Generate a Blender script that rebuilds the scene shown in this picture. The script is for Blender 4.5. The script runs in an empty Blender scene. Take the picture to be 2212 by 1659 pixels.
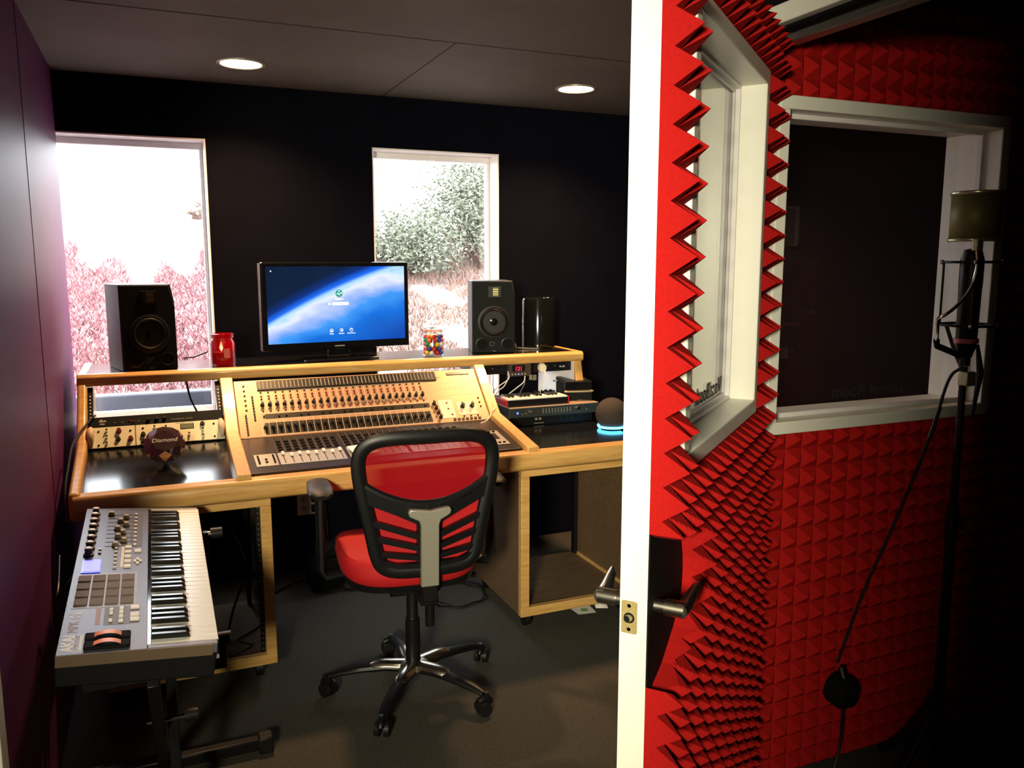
import bpy, bmesh, math, random
from mathutils import Matrix, Vector
R = math.radians
PI = math.pi
sc = bpy.context.scene
COL = sc.collection
random.seed(7)

# ------------------------------------------------------------------ materials
def mat(name, col, rough=.5, metal=0., spec=.5, noise=0., nscale=30., bump=0., bscale=200., emit=None, estr=0., alpha=1., coat=0., trans=0., ior=1.45):
    m = bpy.data.materials.new(name); m.use_nodes = True
    nt = m.node_tree; b = nt.nodes['Principled BSDF']
    b.inputs['Base Color'].default_value = (*col, 1)
    b.inputs['Roughness'].default_value = rough
    b.inputs['Metallic'].default_value = metal
    b.inputs['Specular IOR Level'].default_value = spec
    b.inputs['Alpha'].default_value = alpha
    b.inputs['Coat Weight'].default_value = coat
    b.inputs['Transmission Weight'].default_value = trans
    b.inputs['IOR'].default_value = ior
    if emit:
        b.inputs['Emission Color'].default_value = (*emit, 1); b.inputs['Emission Strength'].default_value = estr
    tc = nt.nodes.new('ShaderNodeTexCoord')
    if noise:
        n = nt.nodes.new('ShaderNodeTexNoise'); n.inputs['Scale'].default_value = nscale; n.inputs['Detail'].default_value = 4
        nt.links.new(tc.outputs['Object'], n.inputs['Vector'])
        mx = nt.nodes.new('ShaderNodeMix'); mx.data_type = 'RGBA'
        mx.inputs['A'].default_value = (*[max(0, c * (1 - noise)) for c in col], 1)
        mx.inputs['B'].default_value = (*[min(1, c * (1 + noise)) for c in col], 1)
        nt.links.new(n.outputs['Fac'], mx.inputs['Factor'])
        nt.links.new(mx.outputs['Result'], b.inputs['Base Color'])
    if bump:
        n2 = nt.nodes.new('ShaderNodeTexNoise'); n2.inputs['Scale'].default_value = bscale; n2.inputs['Detail'].default_value = 3
        nt.links.new(tc.outputs['Object'], n2.inputs['Vector'])
        bp = nt.nodes.new('ShaderNodeBump'); bp.inputs['Strength'].default_value = bump; bp.inputs['Distance'].default_value = .002
        nt.links.new(n2.outputs['Fac'], bp.inputs['Height']); nt.links.new(bp.outputs['Normal'], b.inputs['Normal'])
    return m

def wood(name, c1, c2, rough=.35, stretch=(1.5, 18, 18)):
    m = mat(name, c1, rough, coat=.2); nt = m.node_tree; b = nt.nodes['Principled BSDF']
    tc = nt.nodes.new('ShaderNodeTexCoord'); mp = nt.nodes.new('ShaderNodeMapping'); mp.inputs['Scale'].default_value = stretch
    n = nt.nodes.new('ShaderNodeTexNoise'); n.inputs['Scale'].default_value = 4; n.inputs['Detail'].default_value = 6; n.inputs['Distortion'].default_value = .6
    cr = nt.nodes.new('ShaderNodeValToRGB'); cr.color_ramp.elements[0].position = .35; cr.color_ramp.elements[1].position = .7
    cr.color_ramp.elements[0].color = (*c1, 1); cr.color_ramp.elements[1].color = (*c2, 1)
    L = nt.links.new
    L(tc.outputs['Object'], mp.inputs['Vector']); L(mp.outputs['Vector'], n.inputs['Vector']); L(n.outputs['Fac'], cr.inputs['Fac']); L(cr.outputs['Color'], b.inputs['Base Color'])
    return m

def glassy(name, tint=(1, 1, 1), refl=.04, rough=.0):
    m = bpy.data.materials.new(name); m.use_nodes = True; nt = m.node_tree
    nt.nodes.remove(nt.nodes['Principled BSDF'])
    out = nt.nodes['Material Output']
    t = nt.nodes.new('ShaderNodeBsdfTransparent'); t.inputs['Color'].default_value = (*tint, 1)
    g = nt.nodes.new('ShaderNodeBsdfGlossy'); g.inputs['Roughness'].default_value = rough
    lw = nt.nodes.new('ShaderNodeLayerWeight'); lw.inputs['Blend'].default_value = .5
    pw = nt.nodes.new('ShaderNodeMath'); pw.operation = 'POWER'; pw.inputs[1].default_value = 4.; nt.links.new(lw.outputs['Facing'], pw.inputs[0])
    fr = nt.nodes.new('ShaderNodeMath'); fr.operation = 'MULTIPLY_ADD'; fr.inputs[1].default_value = .8; fr.inputs[2].default_value = refl; nt.links.new(pw.outputs[0], fr.inputs[0])
    mx = nt.nodes.new('ShaderNodeMixShader')
    L = nt.links.new
    L(fr.outputs[0], mx.inputs['Fac']); L(t.outputs['BSDF'], mx.inputs[1]); L(g.outputs['BSDF'], mx.inputs[2]); L(mx.outputs['Shader'], out.inputs['Surface'])
    return m

def emis(name, col, s):
    m = mat(name, col, .5, emit=col, estr=s); return m

M = dict(
    wall=mat('dark_navy_paint', (.003, .003, .0065), .8, spec=.04, noise=.3, nscale=6, bump=.15),
    wall_left=mat('dark_purple_paint', (.125, .028, .105), .5, spec=.15, noise=.2, nscale=4, bump=.15, bscale=60),
    wall_dark=mat('black_maroon_paint', (.010, .004, .005), .8, spec=.08, noise=.3, nscale=6),
    ceil=mat('charcoal_ceiling_paint', (.125, .11, .092), .75, noise=.2, nscale=5, bump=.1),
    seam=mat('ceiling_seam', (.012, .011, .01), .8, noise=.1),
    floor=mat('dark_carpet_tile', (.060, .054, .044), .9, spec=.2, noise=.4, nscale=90, bump=.5, bscale=500),
    hall=mat('hall_paint', (.03, .028, .025), .8, spec=.1, noise=.1),
    white_trim=mat('white_gloss_trim', (.80, .78, .70), .32, noise=.04, nscale=9),
    white_vinyl=mat('white_window_vinyl', (.78, .74, .74), .35, noise=.03),
    maple=wood('maple_edge', (.50, .27, .075), (.66, .40, .14)),
    maple_v=wood('maple_upright', (.48, .26, .075), (.62, .37, .13), stretch=(18, 18, 1.5)),
    laminate=mat('black_laminate', (.006, .006, .007), .14, spec=.8, noise=.2, nscale=40),
    brownply=wood('brown_rack_panel', (.10, .06, .028), (.15, .09, .045), .6),
    black=mat('black_plastic', (.005, .005, .0055), .4, spec=.35, noise=.2, nscale=60),
    blackm=mat('matt_black', (.004, .004, .0045), .8, spec=.15, noise=.2, nscale=60),
    blackg=mat('gloss_black', (.006, .006, .007), .08, noise=.1),
    charcoal=mat('charcoal_vinyl', (.006, .008, .008), .6, spec=.12, noise=.15, nscale=80, bump=.2, bscale=400),
    rubber=mat('black_rubber', (.007, .006, .006), .5, spec=.35, noise=.2),
    brass=mat('aged_brass', (.42, .33, .14), .45, metal=.35, noise=.25, nscale=300),
    steel=mat('brushed_steel', (.55, .50, .42), .28, metal=1., noise=.08, nscale=50),
    chrome=mat('chrome', (.75, .75, .75), .12, metal=1., noise=.03),
    silverp=mat('silver_plastic', (.52, .49, .41), .34, metal=.65, noise=.05, nscale=60),
    console=mat('champagne_console_face', (.40, .235, .14), .38, metal=.35, noise=.05, nscale=30),
    consoled=mat('dark_console_face', (.020, .014, .010), .35, spec=.3, noise=.2, nscale=30),
    line=mat('printed_pale_line', (.75, .62, .45), .5, noise=.05),
    red_mesh=mat('red_mesh_fabric', (.27, .003, .007), .8, spec=.1, noise=.2, nscale=400, alpha=.9),
    red_fab=mat('red_seat_fabric', (.40, .003, .006), .75, noise=.15, nscale=300, bump=.3),
    foam=mat('red_foam', (.38, .009, .008), .95, spec=.1, noise=.18, nscale=150, bump=.5, bscale=500),
    keyw=mat('white_key_plastic', (.80, .78, .74), .25, noise=.02),
    keyb=mat('black_key_plastic', (.008, .008, .008), .18, noise=.05),
    slate=mat('lavender_grey_panel', (.085, .085, .125), .38, metal=.2, noise=.06, nscale=40),
    pad=mat('taupe_rubber_pad', (.16, .12, .10), .7, noise=.08),
    btn=mat('pale_button', (.72, .68, .62), .4, noise=.05),
    printw=mat('white_print', (.75, .75, .75), .5, noise=.02),
    printr=mat('red_print', (.45, .10, .10), .5, noise=.02),
    cream=mat('cream_faceplate', (.72, .72, .52), .4, noise=.04, nscale=30),
    redknob=mat('dark_red_knob', (.16, .01, .01), .3, noise=.1),
    shell=mat('beige_handle', (.62, .46, .34), .5, noise=.15, nscale=60),
    lcd=mat('lcd_grey', (.16, .17, .10), .25, noise=.1),
    redwax=mat('red_glass_jar', (.55, .002, .010), .08, emit=(.8, .004, .015), estr=.25, coat=.6, noise=.1),
    redwax2=mat('red_wax', (.45, .01, .01), .5, noise=.1),
    paper=mat('white_paper', (.8, .78, .72), .7, noise=.05),
    paperg=mat('green_print', (.25, .42, .12), .7, noise=.1),
    flame=emis('candle_flame', (1., .45, .2), 9.),
    lamp=emis('warm_lamp_lens', (1., .62, .30), 16.),
    ledblue=emis('blue_led', (.05, .1, 1.), 6.),
    ledred=emis('red_led', (1., .01, .03), 7.),
    ledgreen=mat('green_display', (.006, .02, .006), .3, emit=(.02, .2, .03), estr=.18),
    ring=emis('cyan_light_ring', (.10, .55, 1.), 5.),
    lcdblue=emis('blue_lcd', (.22, .22, .95), 1.6),
    pane=glassy('window_glass', (.97, .98, .98)),
    pane_door=glassy('reflective_door_glass', (.93, .97, .93), refl=.22),
    jar=glassy('jar_glass', (.95, .97, .97)),
    crystal=mat('smoky_crystal', (.10, .05, .05), .015, trans=.45, ior=2.2, spec=1., noise=.05),
    decal=mat('frosted_grey_lettering', (.03, .035, .025), .6, noise=.05),
    decaldark=mat('dark_grey_lettering', (.02, .018, .018), .6, noise=.05),
    grille=mat('grey_slats', (.22, .19, .15), .5, noise=.1),
    micmesh=mat('olive_metal_mesh', (.24, .21, .08), .5, metal=.3, noise=.4, nscale=700, alpha=.93),
    champagne=mat('champagne_metal', (.62, .56, .38), .3, metal=.7, noise=.04),
    grass=mat('dry_pink_grass', (.32, .14, .15), .9, noise=.5, nscale=14),
    grassp=mat('pale_dry_grass', (.32, .20, .16), .9, noise=.4, nscale=9),
    soil=mat('pale_pink_soil', (.30, .26, .25), .95, noise=.4, nscale=7, bump=.4, bscale=30),
    leaf=mat('pale_green_leaf', (.16, .175, .125), .5, noise=.6, nscale=12),
    leafy=mat('yellow_green_leaf', (.16, .17, .07), .5, noise=.5, nscale=12),
    twig=mat('brown_twig', (.12, .07, .06), .8, noise=.3),
    kerb=mat('blue_grey_timber', (.06, .065, .09), .7, noise=.3, nscale=12),
    wirew=mat('white_cable', (.75, .72, .66), .4, noise=.03),
    wireb=mat('black_cable', (.008, .008, .008), .5, noise=.1),
    coral=mat('coral_wheel', (.75, .22, .10), .4, emit=(.8, .18, .06), estr=.15, noise=.1),
    speaker=mat('black_speaker_vinyl', (.006, .007, .007), .45, spec=.3, noise=.2, nscale=200, bump=.3, bscale=500),
    cone=mat('speaker_cone', (.005, .005, .006), .45, spec=.3, noise=.1),
    tweet=mat('gold_tweeter_foil', (.40, .34, .16), .35, metal=.8, noise=.1),
    outlet=mat('ivory_outlet', (.80, .74, .60), .4, noise=.03),
    clockface=mat('smoky_brown_panel', (.06, .045, .035), .3, noise=.1),
    greyh=mat('grey_metal', (.30, .29, .27), .35, metal=.8, noise=.06),
)
BALLC = dict(red=(.55, .02, .02), yellow=(.75, .50, .03), green=(.03, .25, .06), blue=(.02, .06, .30), orange=(.75, .18, .04), white=(.78, .74, .66), pink=(.70, .10, .18))
MB_ball = {k: mat('gumball_' + k, v, .18, coat=.5, noise=.05) for k, v in BALLC.items()}

# ------------------------------------------------------------------ mesh helpers
WM = {}
class MB:
    def __init__(s, F=None): s.v = []; s.f = []; s.F = F
    def add(s, vs, fs):
        o = len(s.v)
        s.v += [(s.F @ Vector(v)) if s.F else Vector(v) for v in vs]
        s.f += [tuple(i + o for i in f) for f in fs]; return s
    def box(s, x0, y0, z0, x1, y1, z1):
        return s.add([(x0,y0,z0),(x1,y0,z0),(x1,y1,z0),(x0,y1,z0),(x0,y0,z1),(x1,y0,z1),(x1,y1,z1),(x0,y1,z1)],
              [(0,3,2,1),(4,5,6,7),(0,1,5,4),(1,2,6,5),(2,3,7,6),(3,0,4,7)])
    def cb(s, c, d): return s.box(c[0]-d[0]/2, c[1]-d[1]/2, c[2]-d[2]/2, c[0]+d[0]/2, c[1]+d[1]/2, c[2]+d[2]/2)
    def tube(s, pts, r, n=8, flat=None):
        pts = [Vector(p) for p in pts]
        if 4 <= len(pts) <= 9 and not isinstance(r, (list, tuple)) and flat is None and pts[0] != pts[-1]:
            o = []; E = [pts[0]*2-pts[1]] + pts + [pts[-1]*2-pts[-2]]
            for i in range(1, len(E)-2):
                for k in range(6):
                    t = k/6; a, b, c, d = E[i-1:i+3]
                    o.append(.5*((2*b)+(c-a)*t+(2*a-5*b+4*c-d)*t*t+(3*b-a-3*c+d)*t*t*t))
            pts = o+[pts[-1]]
        k = len(pts); rs = r if isinstance(r, (list, tuple)) else [r]*k
        vs = []; ref = None
        for i, p in enumerate(pts):
            t = (pts[min(i+1, k-1)] - pts[max(i-1, 0)]).normalized()
            if ref is None: ref = Vector((0,0,1)) if abs(t.z) < .9 else Vector((1,0,0))
            if flat is not None: ref = Vector(flat[0])
            a = (ref - t*ref.dot(t)).normalized(); b = t.cross(a)
            if flat is None: ref = a
            sy = flat[1] if flat is not None else 1
            for j in range(n):
                q = 2*PI*(j+.5)/n; vs.append(p + (a*math.cos(q)*sy + b*math.sin(q))*rs[i])
        fs = []
        for i in range(k-1):
            for j in range(n):
                j2 = (j+1) % n; fs.append((i*n+j, i*n+j2, (i+1)*n+j2, (i+1)*n+j))
        fs.append(tuple(range(n-1, -1, -1))); fs.append(tuple((k-1)*n+j for j in range(n)))
        return s.add(vs, fs)
    def loop(s, pts, r, n=8, flat=None):
        return s.tube(list(pts) + [pts[0]], r, n, flat)
    def cyl(s, p0, p1, r0, r1=None, n=20):
        return s.tube([p0, p1], [r0, r0 if r1 is None else r1], n)
    def lathe(s, prof, c=(0,0,0), n=28, closed=False):
        vs = []; k = len(prof)
        for r, z in prof:
            for j in range(n):
                q = 2*PI*j/n; vs.append((c[0]+max(r,1e-5)*math.cos(q), c[1]+max(r,1e-5)*math.sin(q), c[2]+z))
        fs = []
        for i in range(k-1 if not closed else k):
            i2 = (i+1) % k
            for j in range(n):
                j2 = (j+1) % n; fs.append((i*n+j, i*n+j2, i2*n+j2, i2*n+j))
        if not closed:
            fs.append(tuple(range(n-1, -1, -1))); fs.append(tuple((k-1)*n+j for j in range(n)))
        return s.add(vs, fs)
    def sphere(s, c, r, nu=14, nv=8, sx=1, sy=1, sz=1):
        prof = [(r*math.sin(PI*i/nv), -r*math.cos(PI*i/nv)*sz) for i in range(nv+1)]
        return s.lathe(prof, c, nu)
    def prism(s, poly, a, b, axis='x'):
        n = len(poly)
        def P(p, t):
            return (t, p[0], p[1]) if axis == 'x' else ((p[0], t, p[1]) if axis == 'y' else (p[0], p[1], t))
        vs = [P(p, a) for p in poly] + [P(p, b) for p in poly]
        fs = [tuple(range(n)), tuple(range(2*n-1, n-1, -1))] + [(i, (i+1) % n, n+(i+1) % n, n+i) for i in range(n)]
        return s.add(vs, fs)
    def quad(s, *p): return s.add(p, [tuple(range(len(p)))])
    def build(s, name, m, parent=None, smooth=True, bevel=0., seg=2, label=None, world=False, fixn=True, mtx=None):
        vs = s.v
        if world and parent is not None:
            inv = WM[parent].inverted(); vs = [inv @ v for v in vs]
        me = bpy.data.meshes.new(name); me.from_pydata([tuple(v) for v in vs], [], s.f)
        if fixn:
            bm = bmesh.new(); bm.from_mesh(me); bmesh.ops.recalc_face_normals(bm, faces=bm.faces); bm.to_mesh(me); bm.free()
        me.materials.append(m if not isinstance(m, str) else M[m])
        if smooth:
            me.polygons.foreach_set('use_smooth', [True]*len(me.polygons)); me.set_sharp_from_angle(angle=R(38))
        o = bpy.data.objects.new(name, me); COL.objects.link(o)
        if parent is not None: o.parent = parent; WM[o] = WM[parent]
        else: WM[o] = Matrix()
        if mtx is not None: o.matrix_basis = mtx
        if bevel:
            b = o.modifiers.new('bevel', 'BEVEL'); b.width = bevel; b.segments = seg; b.limit_method = 'ANGLE'; b.angle_limit = R(40)
        if label: o['label'] = label
        return o
def thing(name, label, cat, loc=(0,0,0), rz=0., group=None, kind=None):
    o = bpy.data.objects.new(name, None); COL.objects.link(o); o.empty_display_size = .05
    o.location = loc; o.rotation_euler = (0, 0, rz); WM[o] = Matrix.Translation(loc) @ Matrix.Rotation(rz, 4, 'Z')
    tag(o, label, cat, group, kind); return o
def tag(o, label=None, cat=None, group=None, kind=None):
    if label: o['label'] = label
    if cat: o['category'] = cat
    if group: o['group'] = group
    if kind: o['kind'] = kind
    return o
def inst(src, parent, mtx, name=None):
    o = src.copy(); COL.objects.link(o); o.parent = parent; o.matrix_basis = mtx; WM[o] = WM[parent]; return o
def frame(o, x, y):
    x = Vector(x).normalized(); y = Vector(y); y = (y - x*y.dot(x)).normalized(); z = x.cross(y)
    m = Matrix.Identity(4)
    for i in range(3): m[i][0] = x[i]; m[i][1] = y[i]; m[i][2] = z[i]; m[i][3] = o[i]
    return m
T = Matrix.Translation
def text(name, body, size, m, parent, F, depth=.0006, align='LEFT', sx=1., shear=0., bold=0.):
    cu = bpy.data.curves.new(name, 'FONT'); cu.body = body; cu.size = size; cu.extrude = depth; cu.align_x = align; cu.shear = shear; cu.offset = bold
    tmp = bpy.data.objects.new(name, cu); COL.objects.link(tmp)
    me = bpy.data.meshes.new_from_object(tmp.evaluated_get(bpy.context.evaluated_depsgraph_get()))
    bpy.data.objects.remove(tmp); bpy.data.curves.remove(cu)
    o = bpy.data.objects.new(name, me); me.name = name; COL.objects.link(o); me.materials.clear(); me.materials.append(M[m] if isinstance(m, str) else m)
    if parent is not None: o.parent = parent; WM[o] = WM[parent]
    o.matrix_basis = F @ Matrix.Diagonal((sx, 1, 1, 1)); return o
def struct(name, mb, m, label=None, cat=None, **k):
    o = mb.build(name, m, **k); o['kind'] = 'structure'
    tag(o, label, cat); return o

# ------------------------------------------------------------------ camera
P_, Y_ = R(8.37), R(23.3); H = 1.5; FPX = 1790.
fw = Vector((math.sin(Y_)*math.cos(P_), math.cos(Y_)*math.cos(P_), -math.sin(P_))); rt = Vector((math.cos(Y_), -math.sin(Y_), 0)); up = rt.cross(fw)
cd = bpy.data.cameras.new('camera'); cam = bpy.data.objects.new('camera', cd); COL.objects.link(cam)
mw = Matrix.Identity(4)
for i in range(3): mw[i][0] = rt[i]; mw[i][1] = up[i]; mw[i][2] = -fw[i]
mw[2][3] = H; cam.matrix_world = mw
cd.sensor_fit = 'HORIZONTAL'; cd.sensor_width = 36; cd.lens = FPX/2212*36; cd.clip_start = .02; cd.clip_end = 200
sc.camera = cam
ZC = 2.28   # ceiling
YW = 4.0    # window wall
XL = -.335  # left wall

# ------------------------------------------------------------------ room shell
struct('floor', MB().box(-1.2, -1.8, -.08, 2.75, 4.15, 0), 'floor', 'dark carpeted studio floor', 'floor', smooth=False)
cl = struct('ceiling', MB().box(-1.2, -1.8, ZC, 2.75, 4.15, ZC+.08), 'ceil', 'charcoal painted ceiling with thin panel seams', 'ceiling', smooth=False)
MB().box(XL, 2.946, ZC-.0015, 2.45, 2.95, ZC).box(1.05, 2.95, ZC-.0015, 1.0535, 4.0, ZC).build('panel_seam', 'seam', cl, smooth=False)
W1 = (-.42, .249, .795, 2.037); W2 = (.996, 1.648, .795, 2.046)
wb = MB(); t0, t1 = YW, YW+.15
wb.box(-.5, t0, 0, 2.6, t1, .795)
wb.box(-.5, t0, 2.04, 2.6, t1, ZC); wb.box(-.5, t0, .795, W1[0], t1, 2.04)
wb.box(W1[1], t0, .795, W2[0], t1, 2.04); wb.box(W2[1], t0, .795, 2.6, t1, 2.04)
struct('wall_back', wb, 'wall', 'dark navy wall with two tall windows', 'wall', smooth=False)
wl = struct('wall_left', MB().box(XL-.1, 1.75, 0, XL, 2.997, ZC).box(XL-.1, 3.0, 0, XL+.0015, YW, ZC).box(XL-.1, 2.99, 0, XL-.006, 3.01, ZC), 'wall_left', 'dark purple panelled wall on the left', 'wall', smooth=False)
struct('wall_right', MB().box(2.45, 1.77, 0, 2.55, YW, ZC), 'wall_dark', 'dark right wall of the control room', 'wall', smooth=False)
struct('wall_light_blocker', MB().box(-.35, -.36, 0, 1.40, -.26, ZC), 'hall', 'added unseen wall behind the viewer that shades the booth', 'wall', smooth=False)  # added out of view to block the hall lamp and soften its shadow over the booth
struct('wall_hall_left', MB().box(-1.3, -1.8, 0, -1.2, 1.75, ZC).box(-1.2, 1.69, 0, XL-.12, 1.75, ZC), 'hall', 'hall wall on the left behind the viewer', 'wall', smooth=False)
struct('wall_near', MB().box(-1.2, -1.8, 0, 2.75, -1.7, ZC), 'hall', 'wall behind the viewer', 'wall', smooth=False)
struct('trim_1', MB().box(XL-.12, 1.69, 0, -.309, 1.75, 2.08), 'white_trim', 'white door casing at the lower left edge', 'trim', smooth=False, bevel=.003)

def window(n, w, label):
    root = thing('window_%d' % n, label, 'window', ((w[0]+w[1])/2, YW, w[2]), kind='structure')
    x0, x1, z0, z1 = w; g = YW+.128
    j = MB(); e = .006
    j.box(x0, YW-.004, z1-e, x1, YW+.15, z1).box(x0, YW-.004, z0, x1, YW+.15, z0+e).box(x0, YW-.004, z0+e, x0+e, YW+.15, z1-e).box(x1-e, YW-.004, z0+e, x1, YW+.15, z1-e)
    j.build('jamb_liner', 'white_vinyl', root, world=True, smooth=False)
    f = MB(); q = .028
    f.box(x0+e, g-.02, z1-e-q, x1-e, g+.02, z1-e).box(x0+e, g-.02, z0+e, x1-e, g+.02, z0+e+q).box(x0+e, g-.02, z0+e+q, x0+e+.012, g+.02, z1-e-q).box(x1-e-.016, g-.02, z0+e+q, x1-e, g+.02, z1-e-q)
    f.build('sash_frame', 'white_vinyl', root, world=True, smooth=False, bevel=.003)
    MB().box(x0+e+.012, g-.002, z0+e+q, x1-e-.016, g+.002, z1-e-q).build('glass_pane', 'pane', root, world=True, smooth=False)
    return root
window(1, W1, 'tall white window beside the purple left wall')
window(2, (W2[0], W2[1], .795, 2.04), 'tall white window behind the monitor and right speaker')

# ------------------------------------------------------------------ outdoors
def hz(x, y):
    u = max(0., min(1.15, (y-4.75)/2.6))
    return .74 + 1.25*u + .05*math.sin(x*1.7+1)*u + .04*math.sin(y*3+x*2)*u
hb = MB(); NX, NY = 40, 26
vs = []; fs = []
for j in range(NY+1):
    for i in range(NX+1):
        x = -3.2+9*i/NX; y = 4.2+6*j/NY; vs.append((x, y, hz(x, y)))
for j in range(NY):
    for i in range(NX):
        a = j*(NX+1)+i; fs.append((a, a+1, a+NX+2, a+NX+1))
hb.add(vs, fs)
hill = struct('ground_outside', hb, 'soil', 'pale sunlit slope outside the windows', 'ground', fixn=False)
def blades(n, x0, x1, y0, y1, hmin, hmax, seed, keep=lambda x, y: True):
    rd = random.Random(seed); b = MB()
    for _ in range(n):
        x = rd.uniform(x0, x1); y = rd.uniform(y0, y1)
        if not keep(x, y): continue
        z = hz(x, y)-.01; h = rd.uniform(hmin, hmax); a = rd.uniform(0, PI); w = rd.uniform(.0025, .006)
        dx, dy = math.cos(a)*w, math.sin(a)*w; lx, ly = rd.uniform(-.8, .8)*h, rd.uniform(-.8, .8)*h
        mx, my = x+lx*.4, y+ly*.4
        b.add([(x-dx,y-dy,z),(x+dx,y+dy,z),(mx+dx*.8,my+dy*.8,z+h*.6),(mx-dx*.8,my-dy*.8,z+h*.6),(x+lx,y+ly,z+h)], [(0,1,2,3),(3,2,4)])
    return b
tag(blades(26000, -.9, .62, 4.76, 6.6, .02, .06, 3, lambda x, y: hz(x, y) < 1.36+.45*abs(x+.02)+.08*math.sin(x*21)).build('dry_grass', 'grass', fixn=False), 'pinkish dry grass on the slope outside the left window', 'grass', kind='stuff')
tag(blades(22000, 1.0, 2.9, 4.76, 6.9, .02, .07, 5, lambda x, y: math.sin(x*9)+math.sin(y*11+x*5) > -.9).build('pale_grass', 'grassp', fixn=False), 'pale dry grass on the slope below the green bush', 'grass', kind='stuff')
kb = MB().box(-1.2, 4.62, .70, 2.9, 4.72, .828)
tag(kb.build('timber_edging', 'kerb', bevel=.008), 'blue grey timber edging outside seen under the left hutch', 'edging')
def bush(name, label, c, rad, n, seed, m):
    rd = random.Random(seed); root = thing(name, label, 'bush', (c[0], c[1], hz(c[0], c[1])))
    st = MB(); lf = MB(); z0 = hz(c[0], c[1])
    for k in range(14):
        a = rd.uniform(0, 2*PI); h = rd.uniform(.5, 1.)
        p = [(c[0], c[1], z0-.03)]
        for t in (.35, .7, 1.):
            p.append((c[0]+math.cos(a)*rad[0]*.8*t*h+rd.uniform(-.05, .05), c[1]+math.sin(a)*rad[1]*.7*t*h, z0+(c[2]-z0+rad[2]*.75*math.sin(a+1))*t*h+.1*t))
        st.tube(p, [.016, .012, .008, .004], 5)
    for _ in range(n):
        u = rd.gauss(0, .42); v = rd.gauss(0, .42); w = rd.gauss(0, .45)
        if u*u+v*v+w*w > 1.25: continue
        p = Vector((c[0]+u*rad[0], c[1]+v*rad[1], c[2]+w*rad[2]))
        if p.z < z0+.02: continue
        L = rd.uniform(.022, .05); d = Vector((rd.uniform(-1, 1), rd.uniform(-1, .3), rd.uniform(-.6, .8))).normalized()
        s_ = d.cross(Vector((rd.uniform(-1, 1), rd.uniform(-1, 1), rd.uniform(-1, 1)))).normalized()*L*.2
        lf.add([p, p+d*L*.5+s_, p+d*L, p+d*L*.5-s_], [(0, 1, 2, 3)])
    st.build('stem', 'twig', root, world=True); lf.build('foliage', m, root, world=True, fixn=False, smooth=False)
bush('leafy_bush', 'tall pale green bush outside the right window', (2.50, 6.3, 1.98), (.58, .45, .46), 15000, 11, 'leaf')
bush('leafy_bush', 'low grey green bush outside, left of the monitor side of the right window', (1.82, 6.2, 1.62), (.40, .4, .27), 9000, 12, 'leaf')
bush('leafy_bush', 'small yellow green bush high on the slope outside the left window', (.38, 6.9, 1.83), (.16, .2, .10), 260, 13, 'leafy')

# ------------------------------------------------------------------ vocal booth shell
XB, YB = 1.40, 1.77
PIT = .0575
bw = MB()   # wall between booth and control room, with window opening
WX0, WX1, WZ0, WZ1 = 1.452, 2.292, 1.048, 1.912
bw.box(XB, YB, 0, 2.7, YB+.10, WZ0).box(XB, YB, WZ1, 2.7, YB+.10, ZC).box(XB, YB, WZ0, WX0, YB+.10, WZ1).box(WX1, YB, WZ0, 2.7, YB+.10, WZ1)
struct('wall_booth', bw, 'wall_dark', 'booth wall with the white framed window, covered in red foam', 'wall', smooth=False)
struct('wall_booth_right', MB().box(2.62, .25, 0, 2.7, YB, ZC), 'wall_dark', 'dark right wall of the booth', 'wall', smooth=False)
struct('wall_booth_near', MB().box(XB, .2, 0, 2.7, .28, ZC), 'wall_dark', 'booth wall on the near side', 'wall', smooth=False)
struct('wall_hall_right', MB().box(XB, -1.7, 0, XB+.08, .2, ZC), 'hall', 'hall wall on the right behind the viewer', 'wall', smooth=False)
struct('wall_booth_front', MB().box(XB, .28, 0, XB+.06, .84, ZC).box(XB, .84, 2.10, XB+.06, YB, ZC), 'blackm', 'black booth front wall above the doorway', 'wall', smooth=False)
hd = struct('trim_2', MB().box(XB-.012, .84, 2.055, XB+.055, 1.769, 2.10).box(XB+.012, 1.752, 0, XB+.055, 1.769, 2.06).box(XB-.012, .84, 0, XB+.055, .875, 2.055), 'white_trim', 'cream door frame and header of the booth doorway', 'trim', smooth=False, bevel=.004)
MB().box(XB+.012, .875, 2.046, XB+.040, 1.70, 2.0555).build('gasket', 'blackm', hd, smooth=False)
MB().box(XB+.056, .875, 2.030, XB+.10, 1.70, 2.060).build('stop_strip', 'greyh', hd, smooth=False, bevel=.004)

def pyramids(mb, u0, u1, v0, v1, P, keep, base=.021, hgt=.045, vo=0., half=False):
    nu = int(round((u1-u0)/PIT)) + (1 if half else 0); us = u0-PIT/2 if half else u0; v = vo
    while v - PIT > v0: v -= PIT
    while v < v1-.005:
        for i in range(nu):
            a0 = us+i*PIT; b0 = a0+PIT; a = max(a0, u0); b = min(b0, u1); c0 = max(v, v0); d = min(v+PIT, v1); mu, mv = (a0+b0)/2, v+PIT/2
            if mu < u0+.001: mu = a
            if mu > u1-.001: mu = b
            if not keep((a+b)/2, mv): continue
            q = [P(a, c0, base), P(b, c0, base), P(b, d, base), P(a, d, base), P(mu, min(max(mv, v0), v1), base+hgt)]
            w = [P(a, c0, 0), P(b, c0, 0), P(b, d, 0), P(a, d, 0)]
            fs = [(0, 1, 4), (1, 2, 4), (2, 3, 4), (3, 0, 4)]
            o = 5
            if i == 0 or not keep(a-PIT/2, mv): fs.append((3, 0, o, o+3))
            if i == nu-1 or not keep(b+PIT/2, mv): fs.append((1, 2, o+2, o+1))
            if not keep((a+b)/2, mv-PIT) or c0 <= v0+.001: fs.append((0, 1, o+1, o))
            if not keep((a+b)/2, mv+PIT) or d >= v1-.001: fs.append((2, 3, o+3, o+2))
            mb.add(q+w, fs)
        v += PIT
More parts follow.
